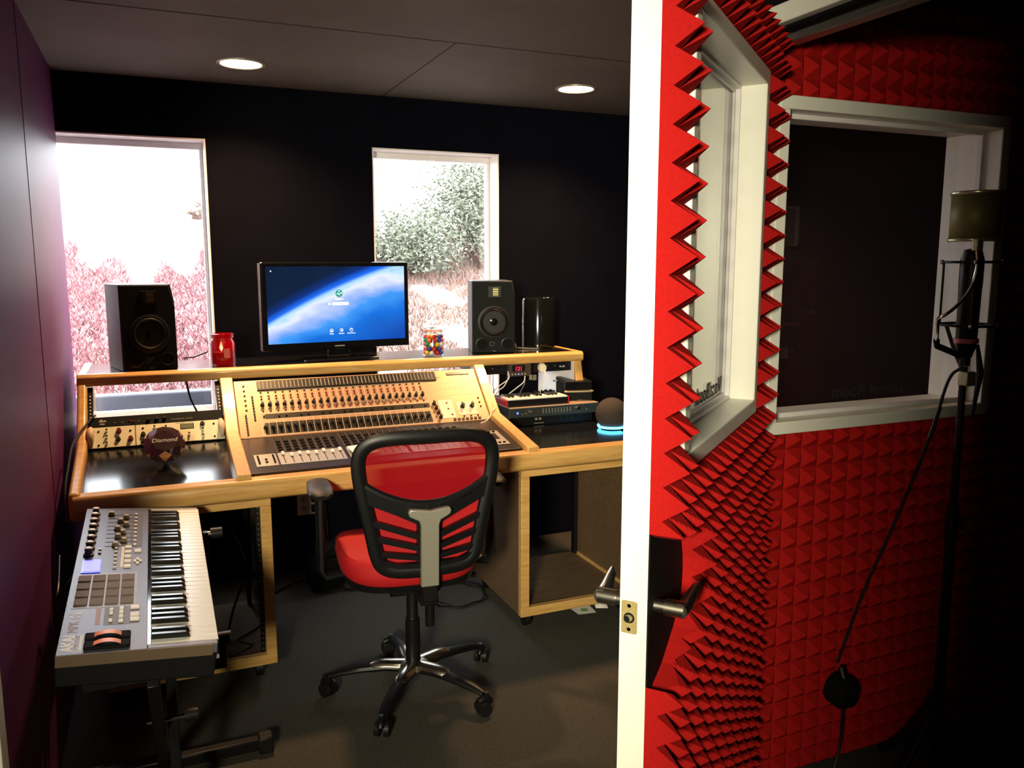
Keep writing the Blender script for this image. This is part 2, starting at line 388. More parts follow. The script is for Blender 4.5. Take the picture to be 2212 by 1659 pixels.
fm = MB()
pyramids(fm, 1.455, 2.62, .0, 2.20, lambda u, v, h: (u, YB-h, v), lambda u, v: 1.45 < u < 2.63 and not (WX0-.01 < u < WX1+.01 and WZ0-.01 < v < WZ1+.01), vo=1.048, hgt=.028)
tag(fm.build('acoustic_foam', 'foam', smooth=False), 'red pyramid acoustic foam covering the booth wall around the dark window', 'acoustic foam')
fc = MB()
pyramids(fc, 1.47, 2.62, .40, 1.60, lambda u, v, h: (u, v, ZC-h), lambda u, v: 1.47 < u < 2.62 and .40 < v < 1.60, vo=.43, base=.07, hgt=.05)
tag(fc.build('acoustic_foam', 'foam', smooth=False), 'dark red foam on the booth ceiling with a saw toothed edge', 'acoustic foam')

# booth window (to the control room)
w3 = thing('window_3', 'dark interior window in the booth wall with white trim', 'window', (1.87, YB, WZ0), kind='structure')
f = MB(); q = .034; a0, a1, c0, c1 = WX0, WX1, WZ0, WZ1; yf = 1.692
def ringbox(mb, x0, x1, z0, z1, q, ya, yb):
    mb.box(x0, ya, z1-q, x1, yb, z1).box(x0, ya, z0, x1, yb, z0+q).box(x0, ya, z0+q, x0+q, yb, z1-q).box(x1-q, ya, z0+q, x1, yb, z1-q)
ringbox(f, a0, a1, c0, c1, q, yf, YB+.11)
f.build('window_frame', 'white_trim', w3, world=True, smooth=False, bevel=.003)
s_ = MB(); ringbox(s_, a0+q, a1-q, c0+q, c1-q, .012, yf+.055, yf+.068); ringbox(s_, a0+q, a1-q, c0+q, c1-q, .006, yf+.068, yf+.076)
s_.build('glazing_bead', 'white_vinyl', w3, world=True, smooth=False)
MB().box(a0+q, yf+.070, c0+q, a1-q, yf+.074, c1-q).build('glass_pane', 'pane', w3, world=True, smooth=False)
text('lettering', 'Control Room', .052, 'decaldark', w3, WM[w3].inverted() @ frame((2.06, yf+.078, 1.118), (-1, 0, 0), (0, 0, 1)), .0005)

# ------------------------------------------------------------------ the open booth door
TH = .048; DW = PIT*15.75
dr = thing('door_1', 'open white edged booth door lined with red pyramid foam', 'door', (.703, 1.165, 0), R(90-49.6), kind='structure')
D = lambda s, z, o: (s, -o, z)            # along the door, height, offset towards the viewer
def dbox(mb, s0, s1, z0, z1, o0, o1): return mb.box(s0, -o1, z0, s1, -o0, z1)
Z0, Z1 = .012, 2.035
hs0, hs1, hz0, hz1 = PIT*1.5, PIT*13.5, 1.4795-6*PIT, 1.4795+8*PIT
lf = MB()
dbox(lf, .002, DW, Z0, hz0, 0, TH); dbox(lf, .002, DW, hz1, Z1, 0, TH); dbox(lf, .002, hs0, hz0, hz1, 0, TH); dbox(lf, hs1, DW, hz0, hz1, 0, TH)
lf.build('door_leaf', 'blackm', dr, smooth=False)
eg = MB(); dbox(eg, 0, .0022, Z0, Z1, -.0005, TH+.0005)
eg.build('edge_band', 'white_trim', dr, smooth=False, bevel=.0008)
PAD = [(0, 1.052), (.02, 1.042), (.05, 1.034), (.10, 1.024), (.16, 1.014), (.188, 1.005), (.202, .985), (.216, .945), (.219, .915), (.216, .885), (.205, .860), (.162, .826), (.09, .786), (.03, .769), (.02, .768), (0, .780)]
def inpoly(x, y, pl):
    c = False; j = len(pl)-1
    for i in range(len(pl)):
        (xi, yi), (xj, yj) = pl[i], pl[j]
        if (yi > y) != (yj > y) and x < (xj-xi)*(y-yi)/(yj-yi)+xi: c = not c
        j = i
    return c
def inwin(u, v): return hs0+.01 < u < hs1-.01 and hz0+.01 < v < hz1-.01
def hgt_(u, v):
    a = abs((u/PIT+.5) % 1-.5)*2; b = abs(((v-1.4795)/PIT) % 1-.5)*2
    return .021+.045*(1-max(a, b))
def cellpad(u, v):
    return any(inpoly(max(.002, u+PIT*(i/6-.5)), v+PIT*(j/6-.5), PAD) for i in range(7) for j in range(7))
def keepd(u, v):
    return 0 < u < DW and Z0 < v < Z1 and not inwin(u, v) and not cellpad(math.floor(u/PIT+.5)*PIT, v)
df = MB(); pyramids(df, 0, DW, Z0, Z1, lambda u, v, h: D(u, v, TH+h), keepd, vo=1.4795-25*PIT, half=True)
n_ = 12; sp_ = PIT/n_; live = {}
for i in range(0, int(.30/sp_)):
    for j in range(0, int(1.4/sp_)):
        u = (i+.5)*sp_; v = 1.4795-25*PIT+(j+.5)*sp_
        cu, cv = math.floor(u/PIT+.5)*PIT, 1.4795+(math.floor((v-1.4795)/PIT)+.5)*PIT
        if cellpad(cu, cv) and not inwin(u, v) and not inpoly(u, v, PAD): live[i, j] = (i*sp_, 1.4795-25*PIT+j*sp_)
def near_pad(u, v):
    best = None
    for k in range(len(PAD)):
        (xa, ya), (xb, yb) = PAD[k], PAD[(k+1) % len(PAD)]
        if xa == 0 and xb == 0: continue
        t = max(0., min(1., ((u-xa)*(xb-xa)+(v-ya)*(yb-ya))/((xb-xa)**2+(yb-ya)**2))); px, py = xa+t*(xb-xa), ya+t*(yb-ya); d = (px-u)**2+(py-v)**2
        if best is None or d < best[0]: best = (d, px, py)
    return best
def snap(i, j):
    u, v = i*sp_, 1.4795-25*PIT+j*sp_
    around = [(i+a, j+b) in live for a in (-1, 0) for b in (-1, 0)]
    d, px, py = near_pad(u, v)
    if not all(around) and d < (1.5*sp_)**2: return (0. if i == 0 else px, py)
    return (u, v)
for (i, j), (u, v) in live.items():
    q4 = [snap(i, j), snap(i+1, j), snap(i+1, j+1), snap(i, j+1)]; P4 = [D(a, b, TH+hgt_(a, b)) for a, b in q4]; B4 = [D(a, b, TH) for a, b in q4]
    fs = [(0, 1, 2, 3)]
    for (k, l, di, dj) in ((0, 1, 0, -1), (1, 2, 1, 0), (2, 3, 0, 1), (3, 0, -1, 0)):
        if (i+di, j+dj) not in live: fs.append((k, l, l+4, k+4))
    df.add(P4+B4, fs)
df.build('acoustic_foam', 'foam', dr, smooth=False, label='red pyramid foam')
MB().prism(PAD, -(TH+.003), -TH, 'y').build('handle_pad', 'blackm', dr)
wf = MB()
def ringd(mb, s0, s1, z0, z1, q, o0, o1): ringbox(mb, s0, s1, z0, z1, q, -o1, -o0)
ringd(wf, hs0, hs1, hz0, hz1, .034, -.003, TH+.033)
wf.build('window_frame', 'white_trim', dr, smooth=False, bevel=.003)
gb = MB(); ringd(gb, hs0+.034, hs1-.034, hz0+.034, hz1-.034, .008, .004, .022); ringd(gb, hs0+.034, hs1-.034, hz0+.034, hz1-.034, .016, .004, .011)
gb.build('glazing_bead', 'white_vinyl', dr, smooth=False, bevel=.002)
gl = MB(); dbox(gl, hs0+.034, hs1-.034, hz0+.034, hz1-.034, .0, .004)
gl.build('glass_pane', 'pane_door', dr, smooth=False)
text('lettering', 'VocalBooth', .054, 'decal', dr, frame(D(hs1-.056, hz0+.056, .0052), (-1, 0, 0), (0, 0, 1)), .0004)
# latch plate on the edge
lp = MB(); PL = [(o, z) for o, z in ((.012, .872), (.036, .872), (.038, .875), (.038, .927), (.036, .930), (.012, .930), (.010, .927), (.010, .875))]
lp.prism([(-o+.007, z) for o, z in PL], -.0015, .001, 'x')
plate = lp.build('latch_plate', 'brass', dr, bevel=.0005)
lb = MB(); lb.cyl((.001, -.017, .900), (-.0018, -.017, .900), .0095, n=24); lb.build('latch_hole', 'blackm', plate)
lb = MB(); lb.cyl((.0, -.017, .900), (-.0085, -.015, .900), .0075, .006, 20); lb.build('latch_bolt', 'steel', plate)
for z in (.880, .922):
    MB().cyl((0, -.017, z), (-.0024, -.017, z), .0035, n=12).build('screw', 'chrome', plate)
def lever(sgn):
    o0 = TH+.003 if sgn > 0 else 0.; hd_ = MB(); z = .915; s = .037
    a = lambda s_, z_, o: D(s_, z_, o0+sgn*o)
    hd_.cyl(a(s, z, 0), a(s, z, .045), .0115, .0115, 20)
    hd_.cyl(a(s, z, .018), a(s, z, .052), .0145, .0145, 20)
    hd_.tube([a(s-.008, z, .045), a(s+.02, z+.001, .048), a(s+.045, z+.008, .050), a(s+.070, z+.016, .053), a(s+.082, z+.022, .056)], [.0135, .0125, .0105, .008, .003], 14)
    hd_.build('door_handle', 'steel', dr)
lever(1); lever(-1)
for z in (.25, 1.02, 1.8):
    MB().cyl(D(DW+.006, z-.05, TH*.5), D(DW+.006, z+.05, TH*.5), .006, n=12).build('hinge', 'greyh', dr)

# ------------------------------------------------------------------ microphone stand, microphone, cables in the booth
mx, my = 1.862, 1.45
ms = thing('microphone_stand', 'tall black microphone stand in front of the booth window', 'mic stand', (mx, my, 0))
MB().cyl((0,0,.05), (0,0,.82), .0125, n=16).build('lower_tube', 'black', ms)
MB().cyl((0,0,.78), (0,0,1.24), .0085, n=16).build('upper_tube', 'black', ms)
MB().cyl((0,0,.79), (0,0,.86), .017, n=16).tube([(0,0,.82),(.03,-.01,.82)], .008, 8).build('height_clutch', 'rubber', ms)
MB().cyl((0,0,.27), (0,0,.36), .019, .016, 16).tube([(0,0,.32),(-.03,.01,.32)], .007, 8).build('leg_collar', 'rubber', ms)
for an in (66, 186, 306):
    c, s = math.cos(R(an)), math.sin(R(an)); l = .30
    MB().tube([(c*.012, s*.012, .31), (c*l*.55, s*l*.55, .13), (c*l, s*l, .012)], [.010, .009, .011], 10).build('leg', 'black', ms)
mc = thing('studio_microphone', 'black studio microphone in a shock mount on the stand', 'microphone', (mx, my, 1.245))
MB().lathe([(0, .02), (.016, .02), (.018, .03), (.024, .045), (.026, .19), (.027, .20), (.027, .26), (.020, .285), (0, .29)]).build('body', 'black', mc)
MB().cyl((0,0,.055), (0,0,.066), .0285, n=24).build('red_ring', 'printr', mc)
MB().lathe([(.0, -.002), (.013, -.002), (.013, .02), (0, .02)]).build('connector', 'black', mc)
MB().box(-.016, -.024, -.052, .016, .004, -.016).build('stand_adapter', 'champagne', mc, bevel=.003)
sm = MB()
for z in (.10, .255):
    sm.loop([(.062*math.cos(2*PI*i/24), .062*math.sin(2*PI*i/24), z) for i in range(24)], .0035, 8)
for i in range(4):
    a = PI/4+i*PI/2; sm.tube([(.062*math.cos(a), .062*math.sin(a), .10), (.062*math.cos(a), .062*math.sin(a), .255)], .003, 6)
sm.tube([(0, .062, .10), (0, .03, .03), (0, 0, -.02)], .005, 8)
smo = sm.build('shock_mount', 'black', mc)
for i in range(4):
    a = PI/4+i*PI/2
    for z in (.10, .255):
        MB().sphere((.066*math.cos(a), .066*math.sin(a), z), .006).build('chrome_knob', 'chrome', smo)
MB().tube([(.03,-.01,.05), (.045,-.012,-.02), (.03,-.01,-.14)], [.004,.009,.003], 8).build('clamp_lever', 'rubber', mc)
pf = thing('pop_filter', 'curved olive metal mesh pop filter in front of the microphone', 'pop filter', (mx, my, 1.553))
dirc = Vector((-.79, -.61, 0)); per = Vector((.61, -.79, 0))
p_ = MB(); n = 24; rr = .056
cen = Vector((.0, -.0, 0)) + dirc*.012
arc = [cen + dirc*rr*math.cos(R(-105+210*i/n)) + per*rr*math.sin(R(-105+210*i/n)) for i in range(n+1)]
p_.add([(a.x, a.y, 0) for a in arc]+[(a.x, a.y, .112) for a in arc], [(i, i+1, n+2+i, n+1+i) for i in range(n)])
ps = p_.build('mesh_screen', 'micmesh', pf, fixn=False); ps.modifiers.new('thick', 'SOLIDIFY').thickness = .0015
rim = MB(); rim.tube([(p.x, p.y, 0) for p in arc], .0045, 8); rim.tube([(p.x, p.y, .112) for p in arc], .0045, 8)
for p in (arc[0], arc[-1]): rim.tube([(p.x, p.y, 0), (p.x, p.y, .112)], .0045, 8)
rim.build('rim', 'champagne', pf)
m0 = arc[n//2+1]
MB().cb((m0.x, m0.y, -.012), (.022, .016, .030)).build('bracket', 'champagne', pf, bevel=.003)
goose = [(m0.x, m0.y, -.02), (m0.x+.005, m0.y, -.06), (m0.x-.002, m0.y+.006, -.11), (m0.x-.028, m0.y+.018, -.155), (m0.x-.065, m0.y+.02, -.178), (m0.x-.052, m0.y+.05, -.19), (m0.x-.040, m0.y+.06, -.215), (m0.x-.04, m0.y+.06, -.245)]
MB().tube(goose, .0042, 10).build('gooseneck', 'chrome', pf)
MB().tube([(m0.x-.04, m0.y+.06, -.245), (m0.x-.02, m0.y+.075, -.26), (0, 0, -.29)], .008, 8).build('clamp', 'black', pf)
tag(MB().tube([(mx-.004, my+.006, 1.236), (mx-.015, my+.03, 1.20), (mx-.03, my+.06, 1.05), (1.815, 1.585, .80), (1.78, 1.645, .58), (1.748, 1.69, .36)], .0042, 8).build('microphone_cable', 'wireb'), 'black cable running from the microphone down to the wall port', 'cable')
cp = thing('cable_port', 'round black cable port on the red foam near the floor', 'cable port', (1.742, 1.70, .285))
MB().lathe([(0, 0), (.030, 0), (.044, .012), (.046, .05), (.030, .075), (0, .08)], (0,0,0), 24).build('cover', 'blackm', cp, mtx=Matrix.Rotation(R(90), 4, 'X')@T((0,0,-.0)))
MB().tube([(0, -.05, .03), (.0, -.03, .07)], .008, 8).build('strain_relief', 'rubber', cp)
tag(MB().tube([(1.742, 1.655, .25), (1.745, 1.66, .12), (1.70, 1.645, .03), (1.64, 1.60, .006), (1.55, 1.50, .006), (1.48, 1.36, .006)], .0042, 8).build('microphone_cable', 'wireb'), 'black cable dropping from the round port to the booth floor', 'cable')

# ------------------------------------------------------------------ studio desk
dk = thing('studio_desk', 'maple edged black studio console desk with raised shelf and two rack bays', 'desk', (.79, 3.2, 0))
W = dict(world=True)
DX0, DX1 = -.285, 1.875
MB().box(DX0+.03, 3.52, 1.058, DX1-.02, 3.87, 1.0755).build('raised_shelf', 'laminate', dk, smooth=False, **W)
MB().prism([(3.485, 1.040), (3.485, 1.066), (3.497, 1.078), (3.522, 1.078), (3.522, 1.032), (3.493, 1.032)], DX0, DX1, 'x').build('shelf_edging', 'maple', dk, bevel=.004, **W)
MB().box(DX1-.022, 3.52, 1.034, DX1, 3.905, 1.078).build('shelf_edging', 'maple', dk, bevel=.004, **W)
MB().box(DX0, 3.52, 1.034, DX0+.032, 3.905, 1.078).build('shelf_edging', 'maple', dk, bevel=.004, **W)
MB().prism([(2.885, .68), (2.872, .72), (2.885, .772), (3.29, .852), (3.44, .99), (3.487, 1.045), (3.90, 1.045), (3.90, .68)], DX0, DX0+.034, 'x').build('side_panel', 'maple', dk, bevel=.010, seg=3, **W)
MB().prism([(3.50, 1.040), (3.43, .757), (3.90, .757), (3.90, 1.040)], DX1-.045, DX1-.004, 'x').build('side_panel', 'maple_v', dk, bevel=.006, **W)
for x0, x1 in ((.225, .273), (1.312, 1.360)):
    MB().prism([(2.886, .75), (2.886, .782), (3.285, .850), (3.485, 1.042), (3.53, 1.042), (3.53, .75)], x0, x1, 'x').build('divider_rail', 'maple_v', dk, bevel=.003, **W)
MB().prism([(2.868, .700), (2.862, .72), (2.862, .750), (2.872, .764), (2.93, .764), (2.93, .690), (2.885, .690)], DX0+.01, DX1, 'x').build('front_bumper', 'maple', dk, bevel=.006, seg=3, **W)
MB().prism([(2.93, .735), (2.93, .746), (3.33, .822), (3.42, .822), (3.42, .735)], DX0+.034, .225, 'x').build('work_surface', 'laminate', dk, smooth=False, **W)
MB().box(1.36, 2.93, .735, DX1, 3.90, .757).build('work_surface', 'laminate', dk, smooth=False, **W)
MB().box(DX0+.034, 3.42, .735, .225, 3.90, .757).build('rear_deck', 'blackm', dk, smooth=False, **W)
MB().box(.24, 2.95, .71, 1.345, 3.50, .748).build('console_tray', 'blackm', dk, smooth=False, **W)
def rack(x0, x1):
    yf, yb, z0, z1 = 2.925, 3.50, .065, .690; f = .038
    fr = MB(); ringbox(fr, x0, x1, z0, z1, f, yf, yf+.03)
    c = fr.build('rack_cabinet', 'maple', dk, bevel=.003, **W)
    MB().box(x0+.004, yf+.03, z0, x0+.022, yb, z1).build('cabinet_side', 'brownply', c, smooth=False, **W)
    MB().box(x1-.022, yf+.03, z0, x1-.004, yb, z1).build('cabinet_side', 'brownply', c, smooth=False, **W)
    MB().box(x0+.022, yf+.03, z0, x1-.022, yb, z0+.02).build('cabinet_floor', 'brownply', c, smooth=False, **W)
    for xa in (x0+f-.002, x1-f-.014):
        MB().box(xa, yf+.032, z0+.03, xa+.016, yf+.052, z1-.04).build('rack_rail', 'black', c, smooth=False, **W)
        d = MB()
        for i in range(28): d.cb((xa+.008, yf+.0315, z0+.05+i*.0195), (.004, .002, .004))
        d.build('rail_holes', 'greyh', c, smooth=False, **W)['kind'] = 'stuff'
        MB().box(xa, yb-.06, z0+.03, xa+.016, yb-.03, z1-.04).build('rack_rail', 'black', c, smooth=False, **W)
    for cx in (x0+.05, x1-.06):
        for cy in (yf+.07, yb-.07):
            MB().cyl((cx-.012, cy, .032), (cx+.012, cy, .032), .032, n=18).box(cx-.018, cy-.02, .045, cx+.018, cy+.02, .065).build('caster', 'rubber', c, **W)
    return c
rack(-.222, .338)
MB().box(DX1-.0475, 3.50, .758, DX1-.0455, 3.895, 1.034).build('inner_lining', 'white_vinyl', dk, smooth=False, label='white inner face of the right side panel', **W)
c2 = rack(1.300, 1.862)
MB().box(1.832, 2.97, .085, 1.839, 3.48, .100).build('base_molding', 'maple', c2, smooth=False, **W)

# left hutch rack gear
rk0 = Vector((-.250, 3.318, .824)); rky = Vector((0, .185, .215))
FR = frame(rk0, (1, 0, 0), rky); BW = .474
for xa in (0, BW-.018):
    m = MB(FR); m.box(xa, -.002, -.02, xa+.018, .270, -.002); rl = m.build('rack_rail', 'black', dk, smooth=False, **W)
    d = MB(FR)
    for i in range(15): d.cb((xa+.009, .012+i*.0155, -.001), (.0045, .0045, .002))
    d.build('rail_holes', 'printw', rl, smooth=False, **W)['kind'] = 'stuff'
def F2(m, x, y, z=0.): return m @ T((x, y, z))
ru = thing('compressor_unit', 'cream faced two channel rack unit behind the crystal paperweight', 'rack unit', rk0)
Fu = WM[ru].inverted() @ FR
MB(Fu).box(.002, .001, 0, BW-.002, .088, .004).build('faceplate', 'cream', ru, bevel=.001)
MB(Fu).box(.02, .003, -.10, BW-.02, .086, 0).build('chassis', 'black', ru, smooth=False)
MB(Fu).box(.158, .002, .0042, .161, .087, .0052).build('divider_line', 'lcd', ru, smooth=False)
def knobmesh(r, h): return MB().lathe([(0, 0), (r*1.15, 0), (r*1.1, h*.25), (r, h*.3), (r*.85, h), (0, h)], (0,0,0), 16)
def placeknobs(pts, r, h, m, parent, F, name='knob'):
    src = None; out = []
    for x, y in pts:
        mt = F @ T((x, y, .004))
        if src is None: src = knobmesh(r, h).build(name, m, parent, mtx=mt); o = src
        else: o = inst(src, parent, mt)
        out.append(o)
    return out
placeknobs([(.062, .070), (.062, .043), (.062, .016), (.225, .070), (.265, .068), (.395, .046), (.395, .018), (.345, .030)], .0045, .014, 'chrome', ru, Fu, 'toggle_switch')
placeknobs([(.103, .067), (.142, .030)], .0085, .014, 'redknob', ru, Fu)
placeknobs([(.100, .032), (.395, .072), (.185, .044), (.185, .016)], .008, .012, 'black', ru, Fu, 'dark_knob')
placeknobs([(.018, .070), (.035, .070), (.035, .012), (.142, .066), (.185, .072), (.436, .070), (.436, .014)], .0035, .003, 'blackm', ru, Fu, 'screw')
MB(Fu).box(.318, .058, .003, .362, .076, .0052).build('lcd_window', 'lcd', ru, smooth=False)
MB(Fu).box(.3155, .0555, .0036, .3645, .0785, .0046).build('lcd_bezel', 'black', ru, smooth=False)
for x in (.010, BW-.012):
    m = MB(Fu).tube([(x, .010, .004), (x, .014, .020), (x, .028, .030), (x, .044, .033), (x, .060, .030), (x, .074, .020), (x, .078, .004)], [.006, .009, .012, .014, .012, .009, .006], 10)
    m.build('rack_handle', 'shell', ru)
text('lettering', 'COMPRESSOR LIMITER', .0062, 'lcd', ru, Fu @ T((.30, .081, .0042)), .0003)
du = thing('dynamics_unit', 'slim black rack unit directly above the cream rack unit', 'rack unit', rk0 + rky.normalized()*.089)
Fd = WM[du].inverted() @ FR
MB(Fd).box(.002, .0895, 0, BW-.002, .132, .004).build('faceplate', 'charcoal', du, bevel=.001)
MB(Fd).box(.02, .091, -.12, BW-.02, .130, 0).build('chassis', 'black', du, smooth=False)
text('lettering', 'dbx', .017, 'printw', du, Fd @ T((.036, .110, .0042)), .0003)
text('lettering', '1066', .009, 'printw', du, Fd @ T((.038, .0985, .0042)), .0003)
text('lettering', 'COMPRESSOR  LIMITER', .0075, 'grille', du, Fd @ T((.285, .100, .0042)), .0003)
placeknobs([(.205, .108), (.235, .109), (.262, .110)], .007, .010, 'black', du, Fd)
placeknobs([(.142, .108), (.155, .104)], .004, .004, 'redknob', du, Fd, 'indicator')
for i in range(5): MB(Fd).cb((.09+i*.027, .1045, .0045), (.010, .0016, .001)).build('printed_mark', 'grille', du, smooth=False)
tag(MB().tube([(.10, 3.50, 1.03), (.115, 3.56, .95), (.15, 3.60, .86), (.165, 3.60, .80)], .004, 6).build('hanging_cable', 'wireb'), 'black cable hanging through the empty rack space at the left', 'cable')
tag(MB().tube([(-.225, 3.40, .935), (-.245, 3.36, .92), (-.288, 3.25, .87), (-.296, 3.10, .82), (-.30, 2.98, .76), (-.29, 2.88, .68)], .0035, 6).build('side_cable', 'wireb'), 'thin black cable down the left edge of the desk', 'cable')

# crystal paperweight
cr = thing('crystal_paperweight', 'smoky diamond shaped crystal paperweight on the black left desk surface', 'paperweight', (.006, 3.15, .789))
rb = .070
def gem():
    b = MB(); n = 16
    gi = [(rb*math.cos(2*PI*i/n), rb*math.sin(2*PI*i/n), .010) for i in range(n)]
    g2 = [(rb*math.cos(2*PI*i/n), rb*math.sin(2*PI*i/n), .004) for i in range(n)]
    cw = [(rb*.80*math.cos(2*PI*(i+.5)/8), rb*.80*math.sin(2*PI*(i+.5)/8), .026) for i in range(8)]
    tb = [(rb*.58*math.cos(2*PI*i/8), rb*.58*math.sin(2*PI*i/8), .036) for i in range(8)]
    pv = [(rb*.55*math.cos(2*PI*(i+.5)/8), rb*.55*math.sin(2*PI*(i+.5)/8), -.026) for i in range(8)]
    vs = gi+g2+cw+tb+pv+[(0, 0, -.064)]; fs = []
    G, G2, C, TB, PV, A = 0, n, 2*n, 2*n+8, 2*n+16, 2*n+24
    for i in range(n): fs.append((G2+i, G2+(i+1) % n, G+(i+1) % n, G+i))
    for i in range(8):
        j = (i+1) % 8
        fs += [(G+2*i, G+(2*i+1) % n, C+i), (G+(2*i+1) % n, G+(2*i+2) % n, C+i), (C+i, G+(2*i+2) % n, C+j), (TB+i, C+i, TB+j), (TB+j, C+i, C+j)]
        fs += [(G2+2*i, PV+i, G2+(2*i+1) % n), (G2+(2*i+1) % n, PV+i, G2+(2*i+2) % n), (PV+i, PV+j, G2+(2*i+2) % n), (PV+i, A, PV+j)]
    fs.append(tuple(TB+i for i in range(8)))
    return b.add(vs, fs)
gm = T((0, 0, .064)) @ Matrix.Rotation(R(52), 4, 'X')
gem().build('gem', 'crystal', cr, smooth=False, mtx=gm)
MB().lathe([(0, 0), (.018, 0), (.016, .006), (.006, .014), (.0, .016)], (0, .05, 0), 16).build('foot', 'crystal', cr)
text('lettering', 'Diamond', .0215, 'printw', cr, gm @ T((0, -.004, .0362)), .0002, 'CENTER', 1.05, .25)

# ------------------------------------------------------------------ mixing console
cx0 = Vector((.275, 3.272, .828)); CW = 1.035
mxr = thing('mixing_console', 'wide champagne mixing console with rows of knobs and faders set in the desk', 'mixing console', (.79, 3.0, .750))
UPF = WM[mxr].inverted() @ frame(cx0, (1, 0, 0), (0, .208, .196)); UL = .286
LOF = WM[mxr].inverted() @ frame((.275, 2.935, .772), (1, 0, 0), (0, .337, .056)); LL = .3415
MB(UPF).box(0, 0, -.02, CW, UL, 0).build('upper_panel', 'console', mxr, smooth=False, bevel=.002)
MB(LOF).box(0, 0, -.02, CW, LL, -.001).build('fader_panel', 'consoled', mxr, smooth=False, bevel=.002)
U = lambda u, v: (u*CW, v*UL)
def ubox(mb, u0, v0, u1, v1, h0, h1): return mb.box(u0*CW, v0*UL, h0, u1*CW, v1*UL, h1)
ubox(MB(UPF), .085, .805, .815, .965, 0, .006).build('meter_bridge', 'black', mxr, smooth=False)
sl = MB(UPF)
rd = random.Random(4)
for i in range(48):
    u = .092+i*.0150
    ubox(sl, u, .82, u+.0028+.0015*rd.random(), .95, .006, .0072)
sl.build('meter_slats', 'grille', mxr, smooth=False)['kind'] = 'stuff'
ubox(MB(UPF), .868, .895, .968, .94, 0, .003).build('display', 'ledgreen', mxr, smooth=False)
ln = MB(UPF)
for i in range(25):
    u = .0815+i*.0279
    ubox(ln, u, .40, u+.0011, .78, 0, .0006); ubox(ln, u, .03, u+.0011, .285, 0, .0006)
for v in (.785, .395, .29, .025): ubox(ln, .08, v, .755, v+.006, 0, .0006)
for v in (.745, .50): ubox(ln, .77, v, .99, v+.005, 0, .0006)
ln.build('printed_lines', 'line', mxr, smooth=False)['kind'] = 'stuff'
ubox(MB(UPF), .10, .302, .755, .385, 0, .0008).build('button_strip', 'consoled', mxr, smooth=False)
ubox(MB(UPF), .095, .035, .752, .235, 0, .0005).build('knob_strip', 'consoled', mxr, smooth=False)
for (a, b, c, d) in ((.795, .08, .855, .42), (.87, .12, .955, .36)): ubox(MB(UPF), a, b, c, d, 0, .0012).build('control_block', 'line', mxr, smooth=False)
text('lettering', 'CONTROL 24', .020, 'line', mxr, UPF @ T((.80*CW, .62*UL, .0006)), .0003, sx=1.15)
ks = MB().lathe([(0, 0), (.0085, 0), (.008, .004), (.0062, .005), (.0055, .017), (0, .0175)], (0,0,0), 12).box(-.0022, -.0095, .003, .0022, .0095, .0165)
k0 = None
kp = []
for i in range(24):
    u = .0955+i*.0279; kp += [U(u, .545), U(u, .155)]
kp += [U(.775+.004*i, .36-.085*i) for i in range(4)] + [U(.893, .27), U(.935, .27)]
for n_, (x, y) in enumerate(kp):
    mt = UPF @ T((x, y, 0)) @ Matrix.Rotation(R(8*math.sin(n_*2.1)), 4, 'Z') @ Matrix.Scale(1.25 if n_ >= 52 else 1.0, 4)
    if k0 is None: k0 = ks.build('knob', 'black', mxr, mtx=mt)
    else: inst(k0, mxr, mt)
b0 = None
bp = []
for i in range(24):
    u = .0955+i*.0279; bp += [U(u, .70), U(u, .655), U(u, .445)]
bp += [U(.035, .90-.085*i) for i in range(6)]
bp += [U(.83, .36), U(.83, .25), U(.84, .14), U(.975, .42), U(.975, .34), U(.975, .26), U(.89, .10), U(.92, .10), U(.95, .10)]
for x, y in bp:
    mt = UPF @ T((x, y, 0))
    if b0 is None: b0 = MB().lathe([(0, 0), (.0042, 0), (.0038, .004), (0, .0045)], (0,0,0), 10).build('button', 'redknob', mxr, mtx=mt)
    else: inst(b0, mxr, mt)
bs = MB(UPF)
for i in range(24):
    u = .0955+i*.0279
    if i % 3 != 1: bs.cb((u*CW, .345*UL, .003), (.008, .006, .005))
    bs.cb((u*CW, .765*UL, .002), (.007, .004, .003)); bs.cb((u*CW-.006, .47*UL, .002), (.004, .004, .003))
for i in range(9): bs.cb((.062*CW, (.70-.05*i)*UL, .002), (.007, .006, .005)); bs.cb((.03*CW, (.38-.04*i)*UL, .002), (.007, .006, .004))
for i in range(7): bs.cb(((.845+i*.018)*CW, .045*UL, .002), (.011, .009, .004))
for i in range(4): bs.cb(((.80+i*.01)*CW, .86*UL, .001), (.003, .003, .002))
bs.build('small_buttons', 'black', mxr, smooth=False)['kind'] = 'stuff'
# fader section
LB = lambda mb, x0, y0, x1, y1, h0, h1: mb.box(x0, y0, h0, x1, y1, h1)
LB(MB(LOF), .028, .055, .105, .165, -.001, .0012).build('fader_plate', 'silverp', mxr, smooth=False, bevel=.0005)
LB(MB(LOF), .112, .055, .352, .165, -.001, .0012).build('fader_plate', 'silverp', mxr, smooth=False, bevel=.0005)
LB(MB(LOF), .366, .055, .590, .165, -.001, .0012).build('fader_plate', 'silverp', mxr, smooth=False, bevel=.0005)
LB(MB(LOF), .604, .055, .828, .165, -.001, .0012).build('fader_plate', 'silverp', mxr, smooth=False, bevel=.0005)
LB(MB(LOF), .840, .055, 1.005, .205, -.001, .0012).build('fader_plate', 'silverp', mxr, smooth=False, bevel=.0005)
LB(MB(LOF), .880, .11, .985, .175, .0012, .0016).build('key_well', 'consoled', mxr, smooth=False)
fs0 = fc0 = None; rd = random.Random(9)
